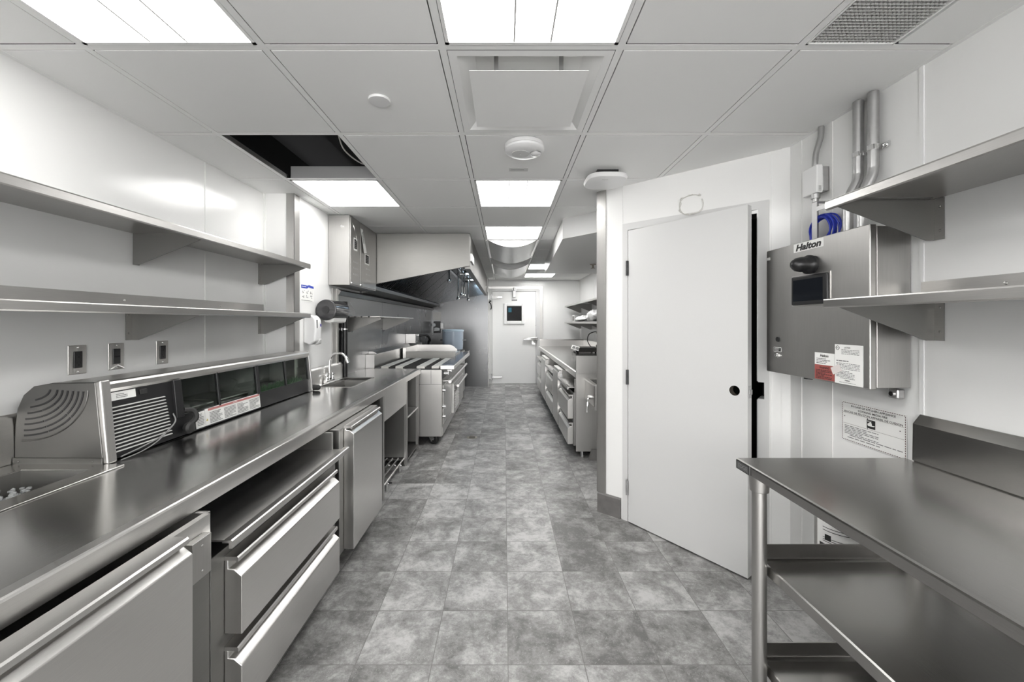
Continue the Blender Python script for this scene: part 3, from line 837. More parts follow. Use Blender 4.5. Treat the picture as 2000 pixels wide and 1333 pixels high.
FXL = -.866
def left_unit(y0, y1, kind, body, label, low=None):
    t = thing('undercounter_refrigerator' if kind == 'door' else 'refrigerated_drawer_unit', label, 'refrigerator', (-1.25, (y0 + y1) / 2, 0))
    unit_parts(t, FXL, 1, -1.66, y0, y1, kind, body, low=low)
    return t
t = left_unit(.36, 1.038, 'door', (.32, 1.172), 'stainless refrigerator door unit nearest the camera under the left worktop', .715)
mb = MB().box(FXL + .001, FXL + .024, 1.076, 1.145, .642, .752)
cyl_screw(mb, (FXL + .024, 1.11, .732), (1, 0, 0), .004); cyl_screw(mb, (FXL + .024, 1.11, .662), (1, 0, 0), .004)
build('switch_plate', mb, 'steel_v', t, bevel=.002)
left_unit(1.232, 1.963, 'drawers', (1.176, 2.04), 'two-drawer stainless refrigerator with open shelf above, under the left worktop')
left_unit(2.149, 2.643, 'door', (2.09, 2.72), 'narrow stainless refrigerator door unit between the drawers and the hand sink stand')

# ---- open stand below the hand sink
t = thing('sink_stand', 'open stainless stand with apron and cubby below the hand sink', 'stand', (-1.2, 3.65, 0))
PX0, PX1 = -.945, -.918
for y0, y1 in ((3.02, 3.05), (3.745, 3.785), (4.24, 4.275)):
    build('front_post', MB().box(PX0, PX1, y0, y1, 0, .794), 'steel_v', t, bevel=.002)
build('apron', MB().box(PX1 - .012, PX1 - .004, 3.05, 3.745, .59, .794), 'steel', t)
build('side_panel', MB().box(-1.50, PX0, 3.03, 3.04, .08, .795), 'steel_d', t)
build('side_panel', MB().box(-1.50, PX0, 3.76, 3.772, .08, .795), 'steel_d', t)
build('side_panel', MB().box(-1.50, PX0, 4.255, 4.265, .08, .795), 'steel_d', t)
build('back_panel', MB().box(-1.52, -1.50, 3.02, 4.275, .04, .822), 'steel_d', t)
build('cubby_shelf', MB().box(-1.50, PX1, 3.785, 4.24, .44, .457), 'steel', t, bevel=.002)
build('cubby_floor', MB().box(-1.50, PX1, 3.785, 4.24, .04, .055), 'steel_d', t, bevel=.002)
for z0, z1 in ((.05, .43), (.47, .78)):
    mb = MB().box(-1.499, -1.485, 3.87, 3.90, z0, z1)
    z = z0 + .02
    while z < z1 - .02: mb.box(-1.486, -1.484, 3.88, 3.89, z, z + .012, 1); z += .025
    build('shelf_standard', mb, ['galv', 'black'], t, smooth=0)
mb = MB()
for k in range(9):
    x = -1.36 + k * .052
    mb.cyl((x, 3.06, .075), (x, 3.74, .075), .008, n=8)
for y in (3.2, 3.6): mb.cyl((-1.38, y, .060), (-.90, y, .060), .008, n=8)
build('bottom_rack', mb, 'chrome', t)
for (x, y) in ((-1.36, 3.2), (-.944, 3.2), (-1.36, 3.6), (-.944, 3.6)): build('rack_foot', MB().cyl((x, y, 0), (x, y, .056), .01, n=10), 'galv', t)

# ---- faucet
t = thing('faucet', 'chrome gooseneck faucet with two handles at the hand sink', 'faucet', (-1.478, 3.37, WZ))
build('base_plate', MB().box(-1.497, -1.466, 3.29, 3.45, WZ, WZ + .022), 'chrome', t, bevel=.004)
fx = -1.478; zc_ = 1.02
path = [(fx, 3.37, WZ + .02), (fx, 3.37, .95)] + [(p[0], 3.37, p[2]) for p in arc((fx + .075, zc_), .075, PI, .12 * PI, 18)] 
path.append((path[-1][0] + .012, 3.37, path[-1][2] - .035))
build('spout', MB().tube(path, .0105, 12).cyl(path[-2], path[-1], .014, n=14).cyl((fx, 3.37, WZ + .02), (fx, 3.37, WZ + .05), .016, n=14), 'chrome', t, smooth=50)
for y in (3.315, 3.425):
    mb = MB().lathe([(.017, 0), (.015, .018), (.009, .026), (.009, .034), (.015, .042), (.012, .052), (.003, .056)], (fx, y, WZ + .022), (0, 0, 1), 16)
    mb.tube([(fx - .022, y, WZ + .066), (fx + .022, y, WZ + .066)], .006, 8).tube([(fx, y - .022, WZ + .066), (fx, y + .022, WZ + .066)], .006, 8)
    build('handle', mb, 'chrome', t)

# ---- refrigerated topping rail
t = thing('topping_rail', 'long refrigerated topping rail with glass front on the left worktop', 'topping rail', (-1.58, 2.17, WZ))
RY0, RY1 = 1.42, 2.93
RP = [(-1.418, WZ + .002), (-1.447, 1.142), (-1.60, 1.140), (-1.665, 1.128), (-1.70, 1.098), (-1.722, 1.05), (-1.730, .99), (-1.732, .93), (-1.732, WZ + .002)]
build('end_panel', MB().prism(RP, 'y', RY0 - .012, RY0), 'rail', t, bevel=.003)
build('end_panel', MB().prism([(-1.405, WZ + .002), (-1.437, 1.145)] + RP[2:], 'y', RY1 - .012, RY1), 'steel', t, bevel=.002)
# base ledge flange and corner trim of the near end
mb = MB().box(-1.732, -1.416, RY0 - .018, RY0 - .012, WZ + .002, WZ + .026)
for x in (-1.71, -1.45): cyl_screw(mb, (x, RY0 - .018, WZ + .014), (0, -1, 0), .004)
build('end_flange', mb, 'rail', t, bevel=.0015)
mb = MB().prism([(-1.418, WZ + .002), (-1.447, 1.142), (-1.438, 1.150), (-1.425, 1.148), (-1.398, WZ + .002)], 'y', RY0 - .014, RY0 + .022)
build('corner_trim', mb, 'steel_v', t, bevel=.006, seg=3)
# curved vent slots: seven quarter-ellipse slots, each in three pieces
mb = MB()
kx, kz, cxv, czv, yv = .000436, .000493, -1.699, 1.120, RY0 - .0122
def ell(a_, b_, t): return (cxv + a_ * kx * math.cos(t), czv - b_ * kz * math.sin(t))
for a_, b_, xs in ((485, 335, 0), (445, 298, 0), (402, 255, 5), (360, 218, 12), (317, 177, 30), (275, 135, 53), (217, 90, 95)):
    t0, t1 = .05, math.acos(xs / a_)
    cuts = [t0, t0 + (t1 - t0) * .40, t0 + (t1 - t0) * .72, t1] if a_ > 300 else [t0, t1]
    for u0, u1 in zip(cuts[:-1], cuts[1:]):
        u0, u1 = u0 + .012, u1 - .012
        up, lo = [], []
        for k in range(11):
            u = u0 + (u1 - u0) * k / 10
            p = Vector(ell(a_, b_, u)); q = Vector((math.cos(u) * b_, -math.sin(u) * a_)).normalized() * .0030
            up.append(tuple(p + q)); lo.append(tuple(p - q))
        mb.prism(up + lo[::-1], 'y', yv - .0012, yv)
build('vent_slots', mb, 'black', t, smooth=0)
pts = [(ell(525, 372, u)[0], yv, ell(525, 372, u)[1]) for u in [.03 + 1.56 * k / 24 for k in range(25)]]
build('embossed_ridge', MB().tube(pts, .003, 8), 'rail', t)
# top, front trim, back, base
tp = [(-1.447, 1.142), (-1.60, 1.140), (-1.665, 1.128), (-1.70, 1.098), (-1.722, 1.05), (-1.730, .99), (-1.732, .86)]
build('top_panel', MB().strip(tp, 'y', RY0, RY1 - .012, .004), 'steel', t, smooth=60)
build('front_trim', MB().prism([(-1.447, 1.142), (-1.436, 1.138), (-1.432, 1.130), (-1.434, 1.112), (-1.442, 1.100), (-1.452, 1.10), (-1.455, 1.138)], 'y', RY0 + .02, RY1 - .012), 'steel', t, smooth=0)
fxz = lambda z: -1.418 - (z - WZ) * (.029 / .29)
def fpanel(mb, y0, y1, z0, z1, th=.006, out=0.0, mi=0):
    return mb.prism([(fxz(z0) + out, z0), (fxz(z1) + out, z1), (fxz(z1) + out - th, z1), (fxz(z0) + out - th, z0)], 'y', y0, y1, mi)
mb = MB(); fpanel(mb, RY0 + .02, RY1 - .012, WZ + .006, .944); mb.box(-1.72, -1.43, RY0 + .01, RY1 - .012, WZ + .002, .90)
build('base_panel', mb, 'black', t)
mb = MB(); fpanel(mb, RY0 + .02, 1.74, .944, 1.10, .006)
mb.box(-1.70, -1.46, 1.735, 1.742, .90, 1.10)
fpanel(mb, 1.725, 1.765, .94, 1.104, .02, .012)
build('machine_cover', mb, 'black', t, bevel=.002)
for k in range(13):
    z = .878 + k * .0134
    mb = MB(); mb.prism([(fxz(z), z), (fxz(z) + .006, z + .001), (fxz(z) + .006, z + .0038), (fxz(z), z + .0048)], 'y', RY0 + .03, 1.700 - .0015 * k)
    build('louvre_slat', mb, 'offwhite', t, smooth=0)
mb = MB(); fpanel(mb, 1.458, 1.555, 1.066, 1.096, .001, .002)
build('control_label', mb, 'paper', t, smooth=0)
mb = MB(); micro(mb, (fxz(1.08) + .003, 1.50, 1.081), (0, 1, 0), (-.1, 0, 1), .05, .018, 3, .9)
build('printed_text', mb, 'greyink', t, smooth=0)
mb = MB(); fpanel(mb, 1.572, 1.602, 1.07, 1.09, .006, .006)
build('rocker_switch', mb, 'rubber', t, bevel=.002)
for y, w in ((2.316, .028), (1.998, .012), (2.61, .012), (2.905, .022)):
    mb = MB(); fpanel(mb, y - w / 2, y + w / 2, .938, 1.104, .014, .004)
    build('glass_post', mb, 'black', t, bevel=.002)
for y0, y1 in ((1.765, 1.992), (2.004, 2.30), (2.332, 2.604), (2.616, 2.893)):
    mb = MB(); fpanel(mb, y0, y1, .946, 1.102, .004, -.002)
    build('glass_pane', mb, 'glass', t)
build('inner_well', MB().box(-1.715, -1.435, 1.76, RY1 - .014, .924, .930).box(-1.715, -1.71, 1.76, RY1 - .014, .9, 1.09).box(-1.715, -1.46, 2.312, 2.32, .9, 1.09), 'well', t)
for y0, y1 in ((1.79, 2.02), (2.05, 2.29)):
    build('food_pan', MB().box(-1.70, -1.47, y0, y1, .930, .958), 'steel', t, bevel=.006)
mb = MB(); fpanel(mb, 1.895, 2.318, .862, .942, .001, .0015); fpanel(mb, 1.835, 1.893, .862, .936, .001, .0015)
build('warning_label', mb, 'paper', t, smooth=0)
mb = MB(); fpanel(mb, 1.915, 2.312, .929, .939, .0008, .0024)
build('red_band', mb, 'redlite', t, smooth=0)
mb = MB()
for k in range(4): micro(mb, (fxz(.895) + .0026, 1.965 + k * .1, .895), (0, 1, 0), (-.1, 0, 1), .088, .054, 8, .97, off=.0006)
micro(mb, (fxz(.90) + .0026, 1.864, .90), (0, 1, 0), (-.1, 0, 1), .044, .056, 8, .95, off=.0006)
micro(mb, (fxz(.934) + .0036, 2.11, .934), (0, 1, 0), (-.1, 0, 1), .04, .005, 1, .95, off=.0006, mi=1)
mb.prism([(1.898, .884), (1.910, .884), (1.904, .895)], 'x', fxz(.89) + .0022, fxz(.89) + .0028, 2)
build('printed_text', mb, ['greyink', 'paper', plain('amber', (.55, .45, .1), .5)], t, smooth=0)
mb = MB().lathe([(.018, 0), (.024, .008), (.026, .02), (.02, .03), (.006, .034)], (-1.412, 1.765, .888), (1, 0, 0), 20)
build('drain_knob', mb, 'rubber', t)
mb = MB().tube(smooth_path([(-1.412, 1.765, .89), (-1.395, 1.80, .92), (-1.405, 1.80, .955), (-1.425, 1.77, .965)], 6), .012, 8)
build('hose', mb, 'rubber', t)
build('clear_guard', MB().prism([(-1.42, .956), (-1.36, .958), (-1.42, .985)], 'y', 1.80, 1.87), 'clear', t)
mb = MB().cyl((-1.43, 2.944, .873), (-1.372, 2.944, .873), .022, .020, 18).ball((-1.378, 2.944, .873), .02, n=12)
build('foot_knob', mb, 'rubber', t)
mb = MB().tube(smooth_path([(-1.425, 1.715, .962), (-1.405, 1.70, .93), (-1.395, 1.63, .895), (-1.40, 1.55, .875), (-1.405, 1.46, .862)], 8), .0028, 8)
mb.tube(smooth_path([(-1.40, 1.68, .92), (-1.39, 1.60, .88), (-1.385, 1.52, .862), (-1.395, 1.45, .8535)], 8), .0022, 8)
build('thin_wire', mb, 'greyink', t)
mb = MB()
for k in range(420):
    x, y = rnd.uniform(-1.50, -1.44), rnd.uniform(2.345, 2.86)
    hgt = rnd.uniform(.012, .026) if rnd.random() < .8 else .035
    mb.lathe([(.004, 0), (.0008, hgt)], (x, y, .938), (rnd.uniform(-.3, .3), rnd.uniform(-.3, .3), 1), 4)
mb.box(-1.505, -1.440, 2.34, 2.86, .9305, .938)
o = tag(build('garnish_divider', mb, 'green', smooth=0), 'green plastic grass divider behind the far glass of the topping rail', 'food divider')
o['kind'] = 'stuff'

# ---- wall shelves
def shelf(side, xw, depth, z, y0, y1, brackets, label, group, lip=.034, up=.062, end_lip=True):
    """wall shelf: rolled front lip, rear upturn, triangular brackets. side +1: wall on the left"""
    xf = xw + side * depth
    t = thing('wall_shelf', label, 'shelf', ((xw + xf) / 2, (y0 + y1) / 2, z - .16), group)
    mb = MB().box(xw + side * .003, xf - side * .002, y0, y1, z - .0035, z)
    build('board', mb, 'lip', t)
    mb = MB().prism([(xf - side * .006, z), (xf - side * .001, z - .001), (xf, z - .005), (xf, z - lip + .004), (xf - side * .003, z - lip), (xf - side * .012, z - lip), (xf - side * .012, z - lip + .003), (xf - side * .005, z - lip + .004), (xf - side * .005, z - .004), (xf - side * .006, z - .004)], 'y', y0, y1)
    build('front_lip', mb, 'lip', t, smooth=0)
    mb = MB().box(xw + side * .001, xw + side * .005, y0, min(y1, y1), z, z + up)
    k = y0 + .25
    while k < y1: cyl_screw(mb, (xw + side * .005, k, z + up * .55), (side, 0, 0), .006); k += .62
    build('rear_upturn', mb, 'lip', t)
    for yb, fl in brackets:
        zb = z - .0035
        mb = MB().prism([(xw + side * .003, zb), (xf - side * .014, zb), (xf - side * .014, zb - .026), (xw + side * .034, zb - .146), (xw + side * .003, zb - .146)], 'y', yb - .0015, yb + .0015)
        mb.box(xw + side * .001, xw + side * .004, yb, yb + fl * .032, zb - .146, zb - .002)
        mb.box(xw + side * .03, xf - side * .02, yb, yb + fl * .022, zb - .003, zb)
        for zz in (zb - .03, zb - .115): cyl_screw(mb, (xw + side * .004, yb + fl * .018, zz), (side, 0, 0), .005)
        build('bracket', mb, 'steel_d', t, smooth=0)
    return t
shelf(1, XL, .345, 1.777, -.9, 2.89, ((-.4, 1), (1.875, 1), (2.862, -1)), 'upper stainless wall shelf along the left wall', 'left wall shelves')
shelf(1, XL, .345, 1.422, -.9, 2.89, ((-.4, 1), (1.870, -1), (2.862, -1)), 'lower stainless wall shelf along the left wall, just above the wall outlets', 'left wall shelves')

# ---- outlets
def outlet(y, label, blank):
    yc = y + .035
    t = thing('wall_outlet', label, 'outlet', (XL, yc, 1.142), 'outlets on the left wall')
    mb = MB().box(XL, XL + .004, y, y + .07, 1.143, 1.261)
    build('cover_plate', mb, 'steel_v', t, bevel=.003)
    mb = MB().box(XL + .004, XL + .008, yc - .0165, yc + .0165, 1.168, 1.236)
    build('receptacle', mb, 'black', t, bevel=.002)
    mb = MB()
    if not blank:
        for zc2 in (1.186, 1.219):
            for s_ in (-.006, .006): mb.box(XL + .008, XL + .0085, yc + s_ - .001, yc + s_ + .001, zc2, zc2 + .008)
            mb.cyl((XL + .008, yc, zc2 - .006), (XL + .0085, yc, zc2 - .006), .003, n=10)
    else:
        mb.box(XL + .008, XL + .010, yc - .012, yc + .012, 1.198, 1.205)
    build('slots', mb, 'smoke', t)
    mb = MB(); cyl_screw(mb, (XL + .004, yc, 1.252), (1, 0, 0), .004); cyl_screw(mb, (XL + .004, yc, 1.152), (1, 0, 0), .004)
    build('screws', mb, 'chrome', t)
    return t
outlet(1.595, 'steel plated wall outlet nearest the near end of the topping rail', False)
t = outlet(1.758, 'steel plated wall outlet with a bent lower edge, middle of three', True)
build('bent_tab', MB().prism([(1.762, 1.146), (1.793, 1.160), (1.824, 1.146), (1.824, 1.150), (1.793, 1.166), (1.762, 1.150)], 'x', XL + .003, XL + .010), 'chrome', t)
outlet(2.000, 'smaller looking steel plated wall outlet by the panel seam above the topping rail', False)

# ---- soap dispenser, poster, towel dispenser
t = thing('soap_dispenser', 'white soap dispenser on the wall by the hand sink', 'soap dispenser', (-1.48, 3.075, 1.18))
mb = MB().prism([(XJ, 1.20), (XJ + .05, 1.18), (XJ + .092, 1.21), (XJ + .098, 1.30), (XJ + .095, 1.375), (XJ + .07, 1.408), (XJ, 1.408)], 'y', 3.03, 3.125)
build('housing', mb, 'white', t, bevel=.012, seg=3)
build('level_window', MB().box(XJ + .094, XJ + .0995, 3.043, 3.053, 1.31, 1.375), 'smoke', t, bevel=.001)
build('push_lever', MB().prism([(XJ + .060, 1.176), (XJ + .097, 1.190), (XJ + .103, 1.225), (XJ + .09, 1.225)], 'y', 3.085, 3.122), 'offwhite', t, bevel=.004)
mb = MB().box(XJ + .0975, XJ + .0985, 3.098, 3.118, 1.322, 1.343)
build('badge', mb, 'purple', t)
t = thing('hand_washing_poster', 'small hand washing poster with a blue band on the white wall', 'poster', (XJ, 3.09, 1.527))
pc = (XJ + .0015, 3.09, 1.592)
build('sheet', MB().box(XJ, XJ + .0012, 2.985, 3.195, 1.515, 1.658), 'paper', t)
mb = MB().prism([(2.998, 1.616), (3.085, 1.616), (3.11, 1.628), (3.192, 1.622), (3.192, 1.64), (3.12, 1.646), (3.09, 1.64), (2.998, 1.64)], 'x', XJ + .0012, XJ + .0018)
build('blue_band', mb, 'blue', t, smooth=0)
mb = MB()
for i in range(3):
    for j in range(2):
        yy, zz = 3.03 + i * .062, 1.589 - j * .036
        for k in range(7):
            a, b = yy + rnd.uniform(-.016, .016), zz + rnd.uniform(-.011, .011)
            mb.box(XJ + .0012, XJ + .0016, a - .004, a + .004, b - .0025, b + .0025)
micro(mb, (XJ + .0014, 3.09, 1.524), (0, 1, 0), (0, 0, 1), .18, .008, 1, .95)
build('pictograms', mb, 'greyink', t, smooth=0)
mb = MB(); micro(mb, (XJ + .002, 3.04, 1.629), (0, 1, 0), (0, 0, 1), .07, .012, 1, .95)
build('printed_text', mb, 'paper', t, smooth=0)

t = thing('towel_dispenser', 'round smoked black paper towel dispenser on the wall', 'paper towel dispenser', (-1.44, 3.37, 1.36))
cx_, cz_, R_ = -1.442, 1.456, .084
build('roll_cover', MB().lathe([(R_ - .012, 0), (R_, .01), (R_, .28), (R_ - .02, .305), (R_ - .05, .315)], (cx_, 3.215, cz_), (0, 1, 0), 40), 'smoke', t, smooth=40)
build('side_seam', MB().box(cx_ - R_ + .004, cx_ + R_ - .004, 3.213, 3.216, cz_ - .002, cz_ + .001).cyl((cx_, 3.2145, cz_), (cx_, 3.210, cz_), .03, n=20), 'black', t)
build('back_plate', MB().box(XJ, XJ + .03, 3.26, 3.46, cz_ - .05, cz_ + .05), 'black', t)
mb = MB().strip([(cx_ + .03, cz_ - .082), (cx_ + .045, cz_ - .095), (cx_ + .035, cz_ - .104), (cx_ + .01, cz_ - .106)], 'y', 3.26, 3.50, .002)
mb.prism([(cx_ - .03, cz_ - .078), (cx_ + .055, cz_ - .065), (cx_ + .048, cz_ - .095), (cx_ + .02, cz_ - .104), (cx_ - .02, cz_ - .098)], 'y', 3.25, 3.50)
build('paper_towel', mb, 'paper', t)

t = thing('standpipe', 'black vertical pipe strapped to the cladding behind the hand sink', 'pipe', (-1.497, 3.75, WZ))
build('pipe', MB().cyl((-1.497, 3.742, WZ + .001), (-1.497, 3.742, 1.55), .0235, n=20), 'black', t)
build('strap', MB().cyl((-1.497, 3.742, 1.285), (-1.497, 3.742, 1.297), .026, n=20).box(XJ + .006, -1.497, 3.735, 3.745, 1.28, 1.30), 'chrome', t)

# ---- fire suppression cabinet by the hood
t = thing('suppression_cabinet', 'tall stainless fire suppression cabinet left of the cooking hood', 'cabinet', (-1.44, 3.8, 1.678))
build('body', MB().box(XJ + .001, -1.345, 3.46, 4.165, 1.68, CZ - .003), 'steel_v', t, bevel=.003)
for a, b in ((3.475, 3.705), (3.711, 4.160)):
    d = build('door', MB().box(-1.345, -1.339, a, b, 1.69, CZ - .02), 'steel_v', t, bevel=.002)
for y, z, w, hh in ((3.585, 2.055, .085, .11), (3.885, 1.965, .12, .10)):
    mb = MB().box(-1.339, -1.3378, y - w / 2, y + w / 2, z - hh / 2, z + hh / 2)
    mb.box(-1.3378, -1.3372, y - w * .38, y + w * .38, z - hh * .36, z + hh * .42, 1)
    micro(mb, (-1.3371, y, z), (0, 1, 0), (0, 0, 1), w * .6, hh * .6, 4, .9, mi=2)
    build('rating_label', mb, ['paper', 'ink', 'greyink'], t, smooth=0)
for y, z in ((3.59, 1.84), (3.92, 1.82)):
    mb = MB()
    for k in range(3): mb.box(-1.339, -1.3382, y - .055, y + .055, z - .06 + k * .055, z - .06 + k * .055 + .012)
    build('clear_sticker', mb, 'galv', t, smooth=0)
mb = MB().tube(smooth_path([(-1.338, 3.49, 2.23), (-1.332, 3.53, 2.20), (-1.334, 3.58, 2.14), (-1.335, 3.60, 2.09)], 6), .0035, 8)
build('seal_wire', mb, 'chrome', t)
mb = MB()
for y, z in ((3.48, 1.70), (3.70, 1.70), (3.72, 1.70), (4.15, 1.70)): mb.ball((-1.337, y, z), .009, n=8)
mb.cyl((-1.50, 3.46, 2.19), (-1.50, 3.452, 2.19), .012, n=12); mb.v[-26:] = [v + Vector((.09, 0, 0)) for v in mb.v[-26:]]
build('fasteners', mb, 'chrome', t)
mb = MB().quad((-1.336, 3.70, 2.23), (-1.336, 3.76, 2.23), (-1.325, 3.84, 2.02), (-1.325, 3.77, 2.01), .0008)
micro(mb, (-1.3305, 3.765, 2.125), (0, .35, -.93), (0, .93, .35), .17, .04, 3, .9, off=.0014, mi=1)
tag(build('inspection_tag', mb, ['paper', 'greyink'], smooth=0), 'long white inspection tag hanging on the suppression cabinet', 'tag')
# ================================================================== COOKING LINE
t = thing('exhaust_hood', 'large stainless exhaust hood over the cooking line', 'exhaust hood', (-.95, 6.3, 1.62))
HX, HY0, HY1 = -.36, 4.18, 8.38
hb = lambda x: 1.948 - (HX - x) * .193           # sloping lower edge of the end panel
build('end_panel', MB().prism([(HX, hb(HX)), (HX, CZ - .003), (XJ, CZ - .003), (XJ, hb(XJ))], 'y', HY0, HY0 + .03), 'hood', t, bevel=.003)
build('front_panel', MB().prism([(HX, 1.92), (HX, CZ - .003), (HX - .03, CZ - .003), (HX - .03, 1.95), (HX - .06, 1.94), (HX - .06, 1.92)], 'y', HY0 + .03, HY1), 'hood', t, bevel=.002)
build('far_panel', MB().prism([(HX - .03, hb(HX)), (HX - .03, CZ - .1), (XJ, CZ - .1), (XJ, hb(XJ))], 'y', HY1 - .03, HY1), 'hood_in', t)
build('inner_ceiling', MB().box(XJ, HX - .03, HY0 + .03, HY1 - .03, 2.21, 2.215), 'hood_in', t)
build('back_panel', MB().box(XJ, XJ + .02, HY0 + .03, HY1 - .03, 1.66, 2.21), 'hood_in', t)
build('back_flange', MB().prism([(XJ + .006, 1.605), (XJ + .03, 1.605), (XJ + .05, 1.64), (XJ + .02, 1.66), (XJ + .006, 1.66)], 'y', 3.61, HY1), 'steel_d', t)
build('grease_gutter', MB().prism([(XJ + .02, 1.66), (XJ + .16, 1.70), (XJ + .16, 1.74), (XJ + .14, 1.745), (XJ + .14, 1.715), (XJ + .02, 1.68)], 'y', HY0 + .03, HY1 - .03), 'steel_d', t)
p0, p1 = Vector((XJ + .14, 0, 1.74)), Vector((-.86, 0, 2.20))
nf = 8; span = (HY1 - HY0 - .08) / nf
for k in range(nf):
    a, b = HY0 + .04 + k * span + .006, HY0 + .04 + (k + 1) * span - .006
    mb = MB()
    pr = [(p0.x, p0.z), (p1.x, p1.z), (p1.x - .015, p1.z + .02), (p0.x - .015, p0.z + .02)]
    mb.prism(pr, 'y', a, b)
    dv = (p1 - p0).normalized(); nv = Vector((-dv.z, 0, dv.x)) * -1
    q = a + .03
    while q < b - .03:
        mb.prism([(p0.x + dv.x * .03, p0.z + dv.z * .03), (p1.x - dv.x * .03, p1.z - dv.z * .03), (p1.x - dv.x * .03 + nv.x * .012, p1.z - dv.z * .03 + nv.z * .012), (p0.x + dv.x * .03 + nv.x * .012, p0.z + dv.z * .03 + nv.z * .012)], 'y', q, q + .025); q += .055
    build('baffle_filter', mb, 'hood_in', t, smooth=0)
for y in (4.75, 5.75, 6.75, 7.75):
    l = build('hood_lamp', MB().lathe([(.075, 0), (.075, .02), (.06, .028)], (-.60, y, 2.21), (0, 0, -1), 24), 'galv', t)
    build('lamp_lens', MB().lathe([(.058, .028), (.05, .036), (.02, .04)], (-.60, y, 2.21), (0, 0, -1), 24), 'hoodlamp', l)
for x, y, zb in ((-.72, 5.2, 1.93), (-.64, 6.0, 1.80), (-.62, 6.15, 1.80), (-.80, 6.9, 1.80), (-.7, 7.7, 1.82)):
    mb = MB().cyl((x, y, zb), (x, y, 2.21), .010, n=10).lathe([(.012, 0), (.026, -.02), (.026, -.04), (.012, -.055)], (x, y, zb), (0, 0, 1), 14)
    build('nozzle_pipe', mb, 'chrome', t)
mb = MB().cyl((-.72, 4.6, 2.19), (-.72, 8.2, 2.19), .010, n=10).cyl((-.66, 5.96, 2.08), (-.58, 5.96, 2.08), .013, n=10).cyl((-.60, 6.13, 2.02), (-.52, 6.13, 2.02), .013, n=10)
build('supply_pipe', mb, 'chrome', t)
mb = MB().box(HX + .0002, HX + .02, 4.20, 4.5, 2.0, 2.08)
build('corner_bracket', mb, 'white', t)

# ---- wall shelf on the cladding
t = thing('cook_line_shelf', 'narrow stainless wall shelf on the cladding over the range', 'shelf', (-1.35, 4.45, 1.25))
build('board', MB().box(XJ + .007, -1.176, 3.77, 5.16, 1.402, 1.414), 'steel', t, bevel=.002)
for y in (3.84, 5.0):
    build('bracket', MB().prism([(XJ + .008, 1.402), (-1.19, 1.402), (-1.19, 1.385), (XJ + .04, 1.26), (XJ + .008, 1.26)], 'y', y - .002, y + .002).box(XJ + .006, XJ + .009, y, y + .03, 1.26, 1.40), 'steel_d', t, smooth=0)
mb = MB()
for x in (-1.47, -1.41, -1.35, -1.28): mb.ball((x, 3.765, 1.408), .009, n=8)
build('end_bolts', mb, 'black', t)

# ---- range
t = thing('cooking_range', 'big stainless range with striped grates, griddle and long front ledge', 'range', (-1.1, 5.33, 0))
RX, Ya, Yb = -.685, 4.37, 6.30
mb = MB().box(-1.424, RX, Ya, Yb, .10, .833)
build('body', mb, 'steel_v', t, bevel=.003)
build('side_seam', MB().box(-.805, -.802, Ya - .001, Ya, .68, .83).box(-1.42, -.69, Ya - .0008, Ya, .672, .675), 'black', t, smooth=0)
build('top_frame', MB().box(-1.44, -.70, Ya + .02, 5.5, .833, .842), 'grate', t)
build('backguard', MB().box(-1.525, -1.425, Ya, 6.9, .60, 1.0).prism([(-1.525, 1.0), (-1.425, 1.0), (-1.47, 1.03), (-1.525, 1.03)], 'y', Ya + .1, 6.9), 'steel', t, bevel=.003)
for x0, x1, c in ((-1.368, -1.287, 1), (-1.285, -1.211, 0), (-1.209, -1.128, 1), (-1.126, -.976, 0), (-.974, -.883, 1), (-.881, -.809, 0), (-.807, -.725, 1)):
    mb = MB().box(x0, x1, Ya + .05, 5.46, .842, .866 if c else .856)
    if not c:
        k = Ya + .09
        while k < 5.4: mb.box(x0 + .006, x1 - .006, k, k + .012, .856, .864); k += .05
    build('pale_bar' if c else 'grate', mb, 'bar' if c else 'grate', t, bevel=.002)
mb = MB().box(-.705, -.548, Ya, 6.29, .835, .883)
build('front_ledge', mb, 'steel', t, bevel=.006)
build('ledge_top', MB().box(-.69, -.562, Ya + .06, 6.27, .8832, .8862), 'board', t)
# griddle
build('griddle_plate', MB().box(-1.36, -.69, 5.52, 6.25, .86, .91), 'steel', t)
build('griddle_splash', MB().box(-1.36, -.675, 5.50, 5.512, .845, .953), 'hood', t, bevel=.002)
build('griddle_splash', MB().prism([(-1.40, .86), (-.74, .86), (-.74, .93), (-.80, .985), (-.86, 1.005), (-1.40, 1.005)], 'y', 6.245, 6.257), 'steel', t)
build('griddle_back', MB().box(-1.40, -1.36, 5.50, 6.257, .86, 1.005), 'steel', t)
for k in range(7):
    y = 4.48 + k * .26
    build('burner_knob', MB().cyl((RX, y, .785), (RX + .055, y, .785), .028, .022, 16).box(RX + .05, RX + .065, y - .005, y + .005, .765, .805), 'chrome', t)
build('control_panel', MB().box(RX, RX + .012, Ya + .01, Yb, .735, .833), 'black', t)
for z, a, b, x in ((.70, Ya + .02, 6.29, -.60), (.535, 5.15, 6.28, -.60)):
    mb = MB().tube([(x, a, z), (x, b, z)], .018, 12)
    for y in (a + .05, b - .05): mb.cyl((RX, y, z), (x, y, z), .010, n=10)
    build('towel_bar', mb, 'steel', t)
build('oven_door', MB().box(RX, RX + .012, 4.42, 5.08, .22, .66), 'steel', t, bevel=.003)
d = build('oven_door', MB().box(RX, RX + .035, 5.15, 6.28, .18, .56), 'steel', t, bevel=.003)
mb = MB()
for k in range(8): mb.prism([(RX + .035, .50 - k * .035), (RX + .055, .485 - k * .035), (RX + .035, .475 - k * .035)], 'y', 5.16, 5.6)
build('vent_louvres', mb, 'steel_d', d, smooth=0)
